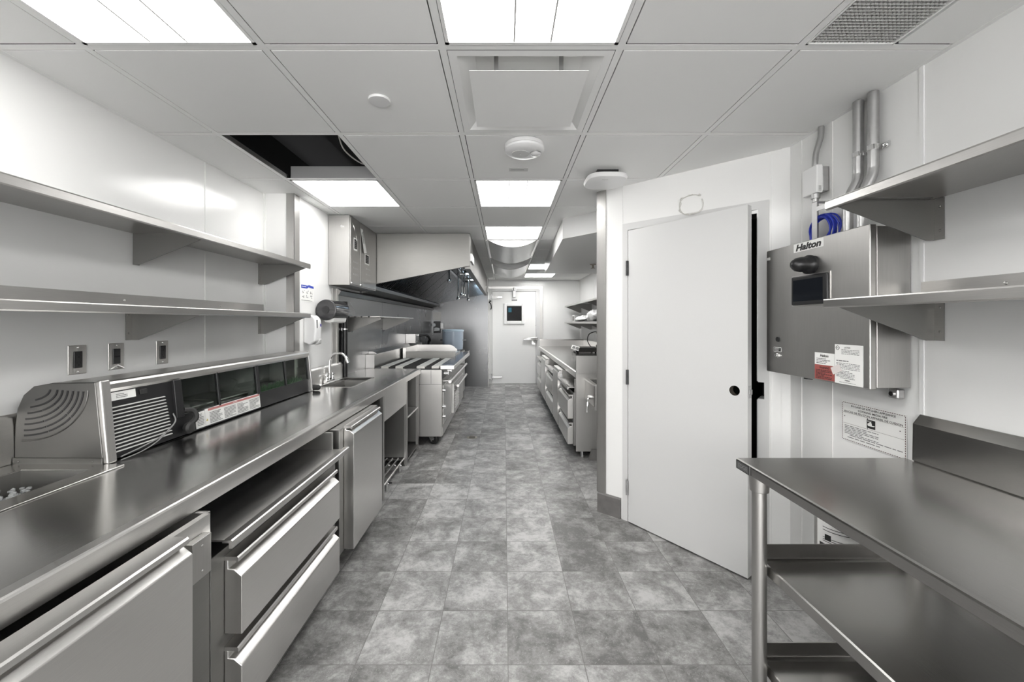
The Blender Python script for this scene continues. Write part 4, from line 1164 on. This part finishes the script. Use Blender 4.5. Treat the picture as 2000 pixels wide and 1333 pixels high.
for z in (.60, .42, .31):
    build('door_hinge', MB().cyl((RX + .005, 4.41, z), (RX + .035, 4.41, z), .02, n=12).box(RX + .01, RX + .03, 4.40, 4.46, z - .012, z + .012), 'chrome', t)
build('kick_panel', MB().box(RX, RX + .006, Ya + .02, Yb, .105, .20), 'steel', t)
for x in (-.79, -1.36):
    for y in (4.44, 5.45, 6.22):
        ax_ = Vector((.55, 1, 0)).normalized() if y < 5 else Vector((1, 0, 0))
        c = build('caster', MB().lathe([(.055, -.018), (.062, -.012), (.062, .012), (.055, .018)], (x, y, .062), ax_, 28), 'rubber', t)
        RT = Matrix.Translation((x, y, 0)) @ Matrix.Rotation(math.atan2(ax_.y, ax_.x), 4, 'Z') @ Matrix.Translation((-x, -y, 0))
        build('fork', MB(RT).box(x - .028, x - .021, y - .02, y + .03, .05, .10).box(x + .021, x + .028, y - .02, y + .03, .05, .10).box(x - .035, x + .035, y - .035, y + .035, .094, .10).cyl((x - .03, y, .062), (x + .03, y, .062), .012, n=10), 'galv', c)
        build('brake_lever', MB(RT).prism([(y - .04, .075), (y - .02, .095), (y + .02, .095), (y + .04, .075), (y + .012, .06), (y + .01, .035), (y - .01, .035), (y - .012, .06)], 'x', x - .036, x - .029), 'chrome', c)

# ---- stock pot stove and pot
t = thing('stove', 'low stainless stove with straight legs at the far end of the range', 'stove', (-1.05, 6.8, 0))
build('body', MB().box(-1.42, -.715, 6.34, 7.2, .15, .86), 'steel_v', t, bevel=.003)
for x in (-.735, -1.38):
    for y in (6.45, 7.08): build('leg', MB().box(x - .02, x + .02, y - .02, y + .02, 0, .15), 'steel_d', t)
build('top_grate', MB().box(-1.38, -.73, 6.38, 7.16, .86, .885), 'grate', t)
build('drip_tray', MB().prism([(-.72, .80), (-.62, .84), (-.62, .855), (-.72, .83)], 'y', 6.5, 7.1), 'steel', t)
PC = (-.89, 6.9)
t = thing('stock_pot', 'stock pot wrapped in pale blue plastic on the far stove', 'stock pot', (*PC, .885))
mb = MB().lathe([(.165, 0), (.172, .01), (.176, .15), (.18, .30), (.184, .31), (.18, .32)], (*PC, .885), (0, 0, 1), 48)
for i, v in enumerate(mb.v):
    nz = noise.noise(v * 14) * .010 + noise.noise(v * 40) * .004
    r = Vector((v.x - PC[0], v.y - PC[1], 0))
    if r.length > .05: mb.v[i] = v + r.normalized() * nz
build('wrapped_body', mb, 'film', t, smooth=60)
build('lid', MB().lathe([(.186, .315), (.19, .325), (.188, .335), (.17, .345), (.05, .352)], (*PC, .885), (0, 0, 1), 40), plain('pale_blue_lid', (.68, .82, .92), .3), t)
for s_ in (-1, 1):
    mb = MB().tube(smooth_path([(PC[0] + s_ * .17, PC[1] - .06, 1.05), (PC[0] + s_ * .215, PC[1] - .05, 1.05), (PC[0] + s_ * .225, PC[1], 1.05), (PC[0] + s_ * .215, PC[1] + .05, 1.05), (PC[0] + s_ * .17, PC[1] + .06, 1.05)], 5), .007, 8)
    build('pot_handle', mb, 'chrome', t)
t = thing('frying_pan', 'dark frying pan beside the wrapped stock pot', 'pan', (-1.22, 6.62, .885))
build('bowl', MB().lathe([(.10, 0), (.13, .012), (.16, .05), (.164, .05), (.134, .008), (.02, .004)], (-1.22, 6.62, .886), (0, 0, 1), 36), 'grate', t)
build('handle', MB().tube([(-1.10, 6.53, .925), (-1.0, 6.46, .965), (-.9, 6.40, .975)], .010, 8), 'grate', t)
t = thing('gas_hose', 'black looped gas hose against the cladding behind the range', 'hose', (-1.45, 6.6, 1.0))
build('hose', MB().tube(smooth_path([(-1.48, 6.43, 1.06), (-1.46, 6.5, 1.11), (-1.44, 6.8, 1.13), (-1.40, 7.2, 1.12), (-1.40, 7.5, 1.02), (-1.45, 7.6, .9), (-1.45, 7.62, .02)], 8), .022, 10), 'rubber', t)
t = thing('shutoff_box', 'small stainless shutoff box on the cladding above the range backguard', 'box', (-1.45, 6.25, 1.03))
build('enclosure', MB().box(XJ + .007, -1.37, 6.15, 6.4, 1.03, 1.175), 'steel', t, bevel=.003)
mb = MB()
for y, z in ((6.2, 1.15), (6.3, 1.15), (6.35, 1.06), (6.2, 1.06)): mb.ball((-1.368, y, z), .012, n=8)
build('buttons', mb, 'chrome', t)
# ---- switches on the partition
t = thing('switch_panel', 'switch panel with cover plate and black opening on the far partition', 'switch panel', (-1.41, YP, 1.12))
build('cover_plate', MB().box(-1.50, -1.33, YP - .012, YP, 1.40, 1.57), 'steel_d', t, bevel=.002)
build('back_box', MB().box(-1.49, -1.34, YP - .03, YP, 1.13, 1.376), 'black', t, bevel=.002)
build('round_knob', MB().cyl((-1.475, YP - .03, 1.30), (-1.475, YP - .08, 1.30), .035, n=16), 'white', t)
build('white_plug', MB().prism([(-1.47, 1.17), (-1.36, 1.18), (-1.36, 1.23), (-1.42, 1.245), (-1.46, 1.24)], 'y', YP - .09, YP - .03), 'white', t, bevel=.004)
build('outlet_box', MB().box(-1.338, -1.275, YP - .05, YP, 1.22, 1.34), 'galv', t, bevel=.003)
# ---- floor drain
t = thing('floor_drain', 'small round floor drain in front of the range', 'floor drain', (-.379, 4.685, 0))
build('ring', MB().lathe([(.062, 0), (.062, .002), (.05, .003), (.05, .0)], (-.379, 4.685, 0), (0, 0, 1), 32), 'brass', t)
mb = MB().cyl((-.379, 4.685, .0), (-.379, 4.685, .002), .05, n=28)
for k in range(-3, 4): mb.box(-.379 - .035, -.379 + .035, 4.685 + k * .012 - .002, 4.685 + k * .012 + .002, .002, .0026, 1)
build('cover', mb, ['brass', 'ink'], t, smooth=0)
# ================================================================== RIGHT SIDE
# ---- far counter
t = thing('far_counter', 'stainless counter along the far right wall with raised end panel', 'worktop', (1.2, 6.1, .79))
build('countertop', MB().box(.735, XF - .005, 3.965, 8.30, .825, WZ + .01), 'top', t)
build('front_edge', MB().prism([(.735, .80), (.711, .80), (.711, .852), (.714, .858), (.720, .86), (.735, .86)], 'y', 3.965, 8.30), 'steel', t, smooth=0)
build('end_panel', MB().box(.711, 1.64, 3.945, 3.962, .075, 1.022).box(.711, 1.64, 3.9435, 3.945, .845, 1.022), 'steel_v', t, bevel=.002)
build('backsplash', MB().box(.74, XF - .005, 8.30, 8.318, .80, .98).prism([(8.30, .98), (8.33, 1.0), (8.34, 1.0), (8.318, .98)], 'x', .74, XF - .005), 'steel', t)
build('side_splash', MB().box(XF - .022, XF - .005, 3.965, 8.30, .86, 1.0), 'steel', t)
def right_unit(y0, y1, kind, body, label):
    t = thing('undercounter_refrigerator' if kind == 'door' else 'refrigerated_drawer_unit', label, 'refrigerator', (1.1, (y0 + y1) / 2, 0))
    unit_parts(t, .688, -1, 1.55, y0, y1, kind, body, .136)
    return t
right_unit(3.985, 4.66, 'drawers', (3.967, 4.70), 'two-drawer refrigerator nearest the raised end panel under the far right counter')
t = right_unit(4.74, 5.20, 'door', (4.71, 5.235), 'refrigerator door unit between the two drawer units under the far right counter')
build('switch_plate', MB().box(.66, .688, 4.712, 4.736, .62, .74), 'white', t, bevel=.002)
right_unit(5.28, 6.08, 'drawers', (5.245, 6.12), 'two-drawer refrigerator between two refrigerator doors under the far right counter')
right_unit(6.18, 6.85, 'door', (6.13, 6.90), 'refrigerator door unit farther along the far right counter')
right_unit(6.95, 7.65, 'drawers', (6.91, 7.72), 'two-drawer refrigerator farthest along the far right counter near the walk-in door')
# ---- hand sink on the end panel
t = thing('hand_sink', 'small boxy stainless hand sink in front of the counter end panel', 'sink', (1.0, 3.73, .56))
mb = MB(); sheet(mb, [.795, .83, 1.16, 1.19], [3.54, 3.585, 3.88, 3.942], {(1, 1)}, .785, .80)
build('rim', mb, 'steel_x', t, bevel=.002)
build('basin', basin(MB(), .83, 1.16, 3.585, 3.88, .79, .15), 'steel_d', t)
build('skirt', MB().box(.80, .806, 3.546, 3.94, .60, .785).box(.80, 1.185, 3.546, 3.552, .568, .785).box(1.179, 1.185, 3.546, 3.94, .60, .785), 'steel_v', t, bevel=.001)
build('knee_lever', MB().tube(smooth_path([(.80, 3.70, .66), (.775, 3.68, .65), (.765, 3.66, .60), (.755, 3.64, .53)], 5), .007, 8).cyl((.806, 3.70, .66), (.778, 3.70, .66), .02, n=14), 'chrome', t)
# ---- things on the far counter
t = thing('countertop_appliance', 'flat dark boxy appliance on the far right counter', 'appliance', (1.33, 6.6, .86))
build('case', MB().box(1.15, 1.52, 6.42, 6.80, .875, .945), plain('dark_case', (.09, .088, .085), .3, .6), t, bevel=.006)
for x in (1.19, 1.48):
    for y in (6.46, 6.76): build('foot', MB().cyl((x, y, .86), (x, y, .876), .016, n=12), 'rubber', t)
mb = MB().quad((1.06, 6.36, .935), (1.17, 6.28, .90), (1.22, 6.45, .955), (1.11, 6.50, .985), .003)
mb2 = MB()
for a in (.12, .55):
    P0, E1, E2 = Vector((1.06, 6.36, .9385)), Vector((.11, -.08, -.035)), Vector((.05, .12, .052))
    mb.quad(P0 + E1 * a + E2 * .2, P0 + E1 * (a + .33) + E2 * .2, P0 + E1 * (a + .33) + E2 * .8, P0 + E1 * a + E2 * .8, .002, 1)
tag(build('leaflet', mb, ['paper', 'greyink'], smooth=0), 'white leaflet with two grey squares leaning on the dark appliance', 'leaflet')
mb = MB().tube(smooth_path([(1.655, 7.0, 1.17), (1.58, 6.95, 1.19), (1.47, 6.9, 1.15), (1.42, 6.8, 1.05), (1.46, 6.75, .95), (1.50, 6.6, .945)], 8), .008, 8)
tag(build('power_cord', mb, 'rubber'), 'black power cord looping from the far right wall outlet to the dark appliance', 'cord')
mb = MB().tube(smooth_path([(1.655, 6.5, 1.06), (1.56, 6.45, 1.03), (1.48, 6.40, .98), (1.50, 6.36, .92), (1.54, 6.35, .87)], 8), .008, 8)
tag(build('power_cord', mb, 'rubber'), 'black power cord reaching from the far right wall down to the counter', 'cord')
t = thing('wall_outlet', 'steel wall outlet above the far right counter with a plug in it', 'outlet', (XF, 7.0, 1.12))
build('cover_plate', MB().box(XF - .005, XF - .0031, 6.95, 7.05, 1.12, 1.30), 'steel_v', t)
build('plug', MB().box(XF - .05, XF - .005, 6.985, 7.015, 1.155, 1.185), 'rubber', t, bevel=.004)
RSH = 'far right wall shelves'
shelf(-1, XF - .003, .35, 1.715, 4.6, 8.70, ((5.2, -1), (6.45, -1), (7.62, -1), (8.66, -1)), 'upper stainless shelf on the far right wall', RSH)
shelf(-1, XF - .003, .35, 1.368, 4.6, 8.70, ((5.2, -1), (6.45, -1), (7.62, -1), (8.66, -1)), 'lower stainless shelf on the far right wall carrying a white bag', RSH)
def bag(name, cx, cy, z, rx, ry, rz, label, seed):
    mb = MB().ball((cx, cy, z + rz * .8), rx, ry, rz, 40)
    for i, v in enumerate(mb.v):
        f = 1 + .35 * noise.noise(v * 9 + Vector((seed, 0, 0))) + .16 * noise.noise(v * 26)
        w = Vector((cx, cy, z + rz * .8)); q = w + (v - w) * f
        mb.v[i] = Vector((q.x, q.y, max(q.z, z + .001)))
    return tag(build(name, mb, 'bag', smooth=80), label, 'bag', 'white bags on the far shelf')
bag('plastic_bag', 1.49, 6.3, 1.368, .14, .55, .105, 'long crumpled white plastic bag lying on the lower far right shelf', 3)
bag('plastic_bag', 1.46, 7.35, 1.368, .13, .34, .06, 'flatter white plastic bag at the far end of the lower far right shelf', 8)
t = thing('small_carton', 'small white and grey carton at the far end of the lower far right shelf', 'carton', (1.47, 8.05, 1.368))
build('carton', MB().box(1.40, 1.55, 7.95, 8.2, 1.3685, 1.50), 'offwhite', t, bevel=.003)
build('label_panel', MB().box(1.397, 1.40, 7.98, 8.17, 1.39, 1.48), 'base', t)
# ---- cable ring over the door
mb = MB(DG)
pts = [(.632 + .068 * math.cos(a) , .012 + .01 * math.sin(3 * a), 2.077 + .062 * math.sin(a)) for a in [PI * .25 + 2 * PI * k / 30 for k in range(29)]]
mb.tube(pts, .003, 6)
for k in range(2): mb.tube([(p[0] + .006 * (k + 1) * math.cos(i), p[1] + .004, p[2] + .004 * math.sin(i * 2 + k)) for i, p in enumerate(pts[4:24])], .002, 6)
mb.cyl((.68, 0, 2.128), (.68, .02, 2.128), .006, n=8)
tag(build('wire_loop', mb, 'wire'), 'loop of thin pale wire hanging on the diagonal wall above the open door', 'wire')

# ---- control panel
t = thing('control_panel', 'stainless wall control panel with touchscreen and black siren dome', 'control panel', (1.45, 1.79, 1.10))
PXF = 1.369; PY0, PY1, PZ0, PZ1 = 1.492, 2.08, 1.102, 1.725
build('cabinet', MB().box(PXF + .03, XR - .004, PY0 + .004, PY1 - .004, PZ0 + .006, PZ1 - .006), 'steel_v', t, bevel=.002)
build('door', MB().box(PXF, PXF + .026, PY0, PY1, PZ0, PZ1), 'steel_v', t, bevel=.004, seg=3)
build('door_gasket', MB().box(PXF + .026, PXF + .03, PY0 + .008, PY1 - .008, PZ0 + .01, PZ1 - .01), 'black', t)
Rr, Uu = (0, -1, 0), (0, 0, 1)
xs_ = PXF - .0012
build('name_label', MB().box(xs_, PXF, 1.708, 1.883, 1.682, 1.7215), 'paper', t)
lettering('brand_lettering', 'Halton', t, (xs_, 1.794, 1.7015), Rr, Uu, .150, .031, 'ink', bold=.045, shear=.22)
mb = MB().lathe([(.040, 0), (.042, .01), (.042, .022), (.032, .030), (.034, .05), (.030, .07), (.018, .086), (.003, .092)], (PXF, 1.772, 1.612), (-1, 0, 0), 32)
build('siren_dome', mb, 'black', t, smooth=60)
build('screen_bezel', MB().box(PXF - .012, PXF, 1.676, 1.886, 1.435, 1.567), 'black', t, bevel=.006, seg=3)
build('touchscreen', MB().box(PXF - .0128, PXF - .011, 1.698, 1.872, 1.452, 1.550), 'screen', t)
build('screen_trim', MB().box(PXF - .003, PXF, 1.671, 1.891, 1.430, 1.572), 'steel', t)
build('round_cap', MB().cyl((PXF, 1.99, 1.2705), (PXF - .006, 1.99, 1.2705), .0125, n=20), 'black', t, bevel=.001)
build('button_label', MB().box(xs_, PXF, 1.968, 2.022, 1.208, 1.230), 'paper', t)
build('button_label_field', MB().box(xs_ - .0004, xs_, 1.970, 2.020, 1.210, 1.228), 'ink', t)
mb = MB(); micro(mb, (xs_ - .0008, 1.995, 1.219), Rr, Uu, .04, .014, 2, .9)
build('printed_text', mb, 'paper', t, smooth=0)
build('push_button', MB().lathe([(.012, 0), (.012, .006), (.009, .008), (.0085, .012), (.004, .0135)], (PXF, 1.995, 1.188), (-1, 0, 0), 20), 'chrome', t)
mb = MB().box(xs_, PXF, 1.651, 1.755, 1.172, 1.224).box(xs_, PXF, 1.651, 1.755, 1.109, 1.172, 1)
l = build('warning_label', mb, ['paper', 'red'], t, smooth=0)
lettering('brand_lettering', 'Halton', l, (xs_, 1.703, 1.212), Rr, Uu, .045, .012, 'ink', bold=.028, shear=.22)
lettering('warning_lettering', 'WARNING', l, (xs_, 1.703, 1.160), Rr, Uu, .052, .009, 'ink', bold=.03)
mb = MB(); micro(mb, (xs_, 1.703, 1.189), Rr, Uu, .085, .026, 4, .9, .35); micro(mb, (xs_, 1.703, 1.132), Rr, Uu, .090, .040, 7, .95, .5)
build('printed_text', mb, 'ink', l, smooth=0)
l = build('approval_label', MB().box(xs_ - .0003, PXF, 1.519, 1.648, 1.106, 1.265), 'paper', t, smooth=0)
lettering('listed_lettering', 'LISTED', l, (xs_ - .0003, 1.588, 1.253), Rr, Uu, .028, .006, 'ink', bold=.02)
lettering('brand_lettering', 'Halton', l, (xs_ - .0003, 1.588, 1.122), Rr, Uu, .024, .006, 'ink', bold=.028, shear=.22)
mb = MB()
micro(mb, (xs_ - .0003, 1.575, 1.236), Rr, Uu, .09, .022, 4, .9, .4, align='c'); micro(mb, (xs_ - .0003, 1.583, 1.199), Rr, Uu, .115, .008, 1, .9, .5)
micro(mb, (xs_ - .0003, 1.583, 1.178), Rr, Uu, .115, .028, 5, .95, .4); micro(mb, (xs_ - .0003, 1.59, 1.147), Rr, Uu, .10, .028, 5, .85, .45)
micro(mb, (xs_ - .0003, 1.585, 1.130), Rr, Uu, .07, .004, 1, .95, .6); micro(mb, (xs_ - .0003, 1.585, 1.113), Rr, Uu, .08, .003, 1, .95, .6)
build('printed_text', mb, 'greyink', l, smooth=0)
mb = MB().tube(arc((1.634, 1.251), .008, 0, 2 * PI, 20, 'yz', xs_ - .0006)[:-1], .0008, 6, closed=True)
build('approval_mark', mb, 'ink', l)
lettering('mark_lettering', 'ETL', l, (xs_ - .0003, 1.634, 1.251), Rr, Uu, .010, .005, 'ink', bold=.02)
build('tape_scrap', MB().quad((xs_ - .002, 1.668, 1.165), (xs_ - .002, 1.625, 1.185), (xs_ - .002, 1.612, 1.158), (xs_ - .002, 1.655, 1.138), .0004), plain('tape', (.75, .70, .68), .4), t, smooth=0)
build('worn_sticker', MB().box(xs_ + .0008, PXF, 2.05, 2.075, 1.675, 1.690), 'offwhite', t)
build('cable_gland', MB().cyl((1.42, 1.86, PZ0 + .006), (1.42, 1.86, PZ0 - .012), .018, n=14), 'black', t)
# clamp under the panel
t = thing('conduit_clamp', 'small grey clamp on the right wall just below the control panel', 'clamp', (1.51, 1.535, 1.06))
build('body', MB().box(1.495, XR - .003, 1.515, 1.555, 1.062, 1.10), 'galv', t, bevel=.006)
build('screw', MB().cyl((1.495, 1.535, 1.08), (1.489, 1.535, 1.08), .009, n=14), 'chrome', t)

# ---- fire notice
t = thing('fire_notice', 'white kitchen fire notice with dashed border below the control panel', 'sign', (XR, 1.655, .83))
sx = XR - .0045
build('plate', MB().box(sx, XR - .003, 1.511, 1.801, .829, 1.003), 'paper', t)
mb = MB()
for a in range(30):
    y = 1.515 + a * (.282 / 30)
    for z in (.833, .9975): mb.box(sx - .0004, sx, y, y + .006, z - .0012, z + .0012)
for a in range(18):
    z = .834 + a * (.164 / 18)
    for y in (1.515, 1.797): mb.box(sx - .0004, sx, y - .0012, y + .0012, z, z + .006)
for z in (.953, .9055): mb.box(sx - .0003, sx, 1.519, 1.793, z, z + .0008)
build('dashed_border', mb, plain('border_dark_red', (.07, .02, .02), .6), t, smooth=0)
lettering('heading_lettering', 'IN CASE OF KITCHEN APPLIANCE', t, (sx, 1.652, .987), Rr, Uu, .200, .0085, 'ink', bold=.02)
lettering('heading_lettering', 'COOKING MEDIA FIRE', t, (sx, 1.652, .973), Rr, Uu, .132, .0085, 'ink', bold=.02)
lettering('heading_lettering', "EN CAS DE FEU D'UN APPAREIL DE CUISSON", t, (sx, 1.655, .9595), Rr, Uu, .262, .0085, 'ink', bold=.02)
mb = MB().box(sx - .0005, sx, 1.638, 1.676, .911, .947)
mb.prism([(1.642, .922), (1.668, .920), (1.672, .924), (1.672, .930), (1.666, .934), (1.659, .940), (1.654, .934), (1.652, .925), (1.640, .926)], 'x', sx - .0010, sx - .0005, 1)
for y in (1.655, 1.663, 1.669): mb.prism([(y, .938), (y + .003, .938), (y + .002, .945)], 'x', sx - .0010, sx - .0005, 1)
for y, z in ((1.673, .949), (1.673, .9075), (1.785, .937), (1.535, .935)): mb.cyl((sx, y, z), (sx - .0006, y, z), .0022, n=10)
build('pan_fire_symbol', mb, ['ink', 'paper'], t, smooth=0)
mb = MB(); micro(mb, (sx, 1.70, .880), Rr, Uu, .17, .040, 6, .95, .45); micro(mb, (sx, 1.64, .857), Rr, Uu, .24, .006, 1, .98, .55); micro(mb, (sx, 1.64, .847), Rr, Uu, .26, .006, 1, .98, .55)
build('printed_text', mb, 'greyink', t, smooth=0)

# ---- conduits, sensor, bracket, cable
def conduit(y, label):
    t = thing('conduit', label, 'conduit', (1.505, y, PZ1), 'conduits above the control panel')
    pts = [(1.50, y, CZ - .002), (1.50, y, 1.985)] + smooth_path([(1.50, y, 1.985), (1.494, y, 1.95), (1.474, y + .008, 1.90), (1.466, y + .012, 1.86)], 5)[1:] + [(1.466, y + .012, PZ1 - .004)]
    build('pipe', MB().tube(pts, .0185, 16), 'galv', t)
    build('strap', MB().cyl((1.50, y, 2.055), (1.50, y, 2.075), .0205, n=18).box(1.520, XR - .003, y - .045, y - .015, 2.055, 2.075).tube(arc((y - .03, 2.065), .008, 0, 2 * PI, 12, 'yz', 1.519)[:-1], .003, 6, closed=True), 'chrome', t)
conduit(1.688, 'galvanised conduit nearer the white sensor box, of two above the control panel')
conduit(1.620, 'galvanised conduit farther from the white sensor box, of two above the control panel')
t = thing('sensor_box', 'white plastic sensor on a grey box below the ceiling on the right wall', 'sensor', (1.5, 1.91, 1.965))
build('back_box', MB().box(1.495, XR - .003, 1.872, 1.95, 1.975, 2.09), 'galv', t, bevel=.003)
build('cover', MB().prism([(1.865, 1.462), (1.955, 1.468), (1.962, 1.495), (1.865, 1.495)], 'z', 1.966, 2.098), 'white', t, bevel=.004) if False else None
mb = MB().box(1.466, 1.495, 1.868, 1.960, 1.966, 2.098)
build('cover', mb, 'white', t, bevel=.005, seg=3)
mb = MB()
for k in range(5): mb.box(1.474, 1.486, 1.8672, 1.868, 1.975 + k * .005, 1.977 + k * .005)
build('vent_slits', mb, 'greyink', t, smooth=0)
t = thing('flexible_conduit', 'bent grey conduit running through the white sensor box to the control panel', 'conduit', (1.5, 1.90, PZ1))
build('upper_piece', MB().tube(smooth_path([(1.515, 1.905, CZ - .002), (1.512, 1.905, 2.24), (1.495, 1.91, 2.17), (1.49, 1.91, 2.12), (1.49, 1.91, 2.098)], 6), .0125, 12), 'galv', t)
build('lower_piece', MB().cyl((1.485, 1.90, 1.966), (1.485, 1.90, PZ1 - .004), .012, n=14).cyl((1.485, 1.90, 1.966), (1.485, 1.90, 1.945), .018, n=14), 'galv', t)
t = thing('metal_hanger', 'bent grey metal bracket standing on the control panel by the blue cable', 'bracket', (1.45, 1.83, PZ1))
mb = MB().box(1.44, 1.443, 1.835, 1.865, PZ1, 1.915).box(1.44, 1.52, 1.835, 1.865, 1.912, 1.915).box(1.43, 1.52, 1.77, 1.865, PZ1, PZ1 + .003)
mb.box(1.44, 1.443, 1.70, 1.835, 1.868, 1.888)
build('bracket', mb, 'galv', t, smooth=0)
mb = MB()
for k in range(7):
    rr = .055 + k * .0035; zz = PZ1 + .004
    pts = [(1.475 + .012 * math.sin(k * 2 + a) + .003 * k, 1.855 + rr * 1.05 * math.cos(a), max(PZ1 - .0 + .006, zz + .055 + rr * math.sin(a))) for a in [2 * PI * j / 26 + k * .3 for j in range(26)]]
    mb.tube(pts, .0042, 6, closed=True)
tag(build('cable_coil', mb, 'cable'), 'coil of blue cable on top of the control panel', 'cable')

# ---- right shelves
shelf(-1, XR - .003, .362, 1.795, -.9, 1.448, ((.35, -1), (1.412, -1)), 'upper stainless wall shelf on the right wall', 'right wall shelves', .033)
shelf(-1, XR - .003, .362, 1.440, -.9, 1.455, ((.35, -1), (1.412, -1)), 'lower stainless wall shelf on the right wall, in front of the control panel', 'right wall shelves', .033)

# ---- work table
t = thing('work_table', 'stainless work table with two undershelves at the right', 'table', (1.19, .3, 0))
TY0, TY1, TX0, TX1 = -.9, 1.488, .867, 1.515
build('tabletop', MB().box(TX0 + .02, TX1 - .02, TY0, TY1, .835, .848), 'tabletop', t)
build('front_edge', MB().prism([(TX0 + .02, .848), (TX0 + .006, .848), (TX0 + .001, .845), (TX0, .840), (TX0, .815), (TX0 + .004, .812), (TX0 + .02, .812)], 'y', TY0, TY1).box(TX0 + .02, TX1 - .02, TY1 - .004, TY1, .812, .835), 'tabletop', t, smooth=0)
build('backsplash', MB().prism([(TX1 - .02, .848), (TX1 - .024, .852), (TX1 - .022, .985), (TX1 + .004, 1.018), (TX1 + .010, 1.018), (TX1 - .012, .985), (TX1 - .012, .835), (TX1 - .02, .835)], 'y', TY0, TY1 - .035), 'tabletop', t, smooth=30)
build('backsplash_cap', MB().prism([(TX1 - .024, .852), (TX1 - .022, .985), (TX1 + .004, 1.018), (TX1 + .010, 1.018), (TX1 + .010, .852)], 'y', TY1 - .036, TY1 - .032), 'tabletop', t)
pl = build('name_plate', MB().box(TX0 - .003, TX0, 1.405, 1.483, .815, .844), plain('plate_grey', (.18, .18, .18), .4, .5), t, bevel=.001)
mb = MB()
for q in ((1.405, 1.483, .8425, .845), (1.405, 1.483, .8140, .8165), (1.480, 1.483, .814, .845), (1.405, 1.408, .814, .845)): mb.box(TX0 - .004, TX0 - .003, *q)
build('plate_rim', mb, 'ink', pl, smooth=0)
lettering('plate_lettering', 'EDGE', pl, (TX0 - .003, 1.444, .830), Rr, Uu, .052, .014, 'galv', bold=.01)
def undershelf(z, name):
    mb = MB().box(.955, 1.485, TY0 + .1, 1.452, z - .004, z)
    mb.prism([(.955, z), (.944, z), (.940, z - .004), (.938, z - .036), (.944, z - .038), (.955, z - .036)], 'y', TY0 + .1, 1.452)
    mb.prism([(1.440, z), (1.452, z + .006), (1.452, z + .058), (1.456, z + .058), (1.456, z - .004), (1.44, z - .004)], 'x', .945, 1.485)
    mb.box(1.481, 1.485, TY0 + .1, 1.452, z, z + .058)
    build(name, mb, 'tabletop', t, smooth=0)
undershelf(.487, 'undershelf'); undershelf(.128, 'undershelf')
for x, y in ((.912, 1.425), (1.47, 1.425), (.912, -.82), (1.47, -.82)):
    l = build('leg', MB().cyl((x, y, .03), (x, y, .76), .0235, n=24), 'steel_v', t)
    build('leg_collar', MB().cyl((x, y, .752), (x, y, .835), .030, .034, 24), 'steel_v', l, bevel=.002)
    build('foot', MB().lathe([(.018, 0), (.026, .006), (.026, .02), (.019, .035)], (x, y, 0), (0, 0, 1), 20), 'steel_d', l)

# ---- fire extinguisher behind the table
EXC = (1.405, 1.66)
t = thing('fire_extinguisher', 'silver fire extinguisher with white label on the right wall behind the work table', 'fire extinguisher', (*EXC, .15))
build('wall_bracket', MB().box(EXC[0] + .088, XR - .003, EXC[1] - .02, EXC[1] + .02, .30, .60).box(EXC[0] + .02, EXC[0] + .09, EXC[1] + .09, EXC[1] + .094, .36, .385), 'galv', t)
build('cylinder', MB().lathe([(.07, .15), (.088, .16), (.09, .18), (.09, .56), (.075, .60), (.035, .625), (.02, .63)], (*EXC, 0), (0, 0, 1), 40), 'steel_v', t, smooth=50)
def wrap(mb, r, a0, a1, z0, z1, n=20, mi=0):
    for k in range(n):
        p, q = a0 + (a1 - a0) * k / n, a0 + (a1 - a0) * (k + 1) / n
        P = lambda a, z: (EXC[0] + r * math.cos(a), EXC[1] + r * math.sin(a), z)
        mb.quad(P(p, z0), P(q, z0), P(q, z1), P(p, z1), 0, mi)
    return mb
build('label', wrap(MB(), .0905, PI * .95, PI * 1.50, .40, .58), 'paper', t, smooth=60)
build('label_band', wrap(MB(), .0906, PI * 1.50, PI * 1.60, .40, .58), 'ink', t, smooth=60)
mb = MB()
for z in (.512, .500, .470, .462, .455): wrap(mb, .0908, PI * 1.05, PI * rnd.uniform(1.3, 1.45), z, z + .0025, 12)
wrap(mb, .0908, PI * 1.08, PI * 1.16, .462, .486, 4); wrap(mb, .0908, PI * 1.0, PI * 1.12, .40, .445, 4)
build('printed_text', mb, 'ink', t, smooth=60)
lettering('side_lettering', 'MOUILLANT', t, (EXC[0] + .0912 * math.cos(PI * 1.55), EXC[1] + .0912 * math.sin(PI * 1.55) - .0004, .485), (0, 0, -1), (math.cos(PI * .05), math.sin(PI * .05), 0), .07, .010, 'paper', bold=.01)
build('valve', MB().cyl((*EXC, .625), (*EXC, .68), .016, n=14).box(EXC[0] - .10, EXC[0] + .02, EXC[1] - .010, EXC[1] + .010, .675, .685).box(EXC[0] - .09, EXC[0] + .02, EXC[1] - .010, EXC[1] + .010, .70, .71).box(EXC[0] - .01, EXC[0] + .02, EXC[1] - .01, EXC[1] + .01, .68, .71), 'chrome', t)
build('hose', MB().tube(smooth_path([(EXC[0] + .02, EXC[1], .66), (EXC[0] + .07, EXC[1] - .01, .64), (EXC[0] + .03, EXC[1] - .105, .58), (EXC[0] + .04, EXC[1] - .105, .25)], 6), .009, 8), 'rubber', t)
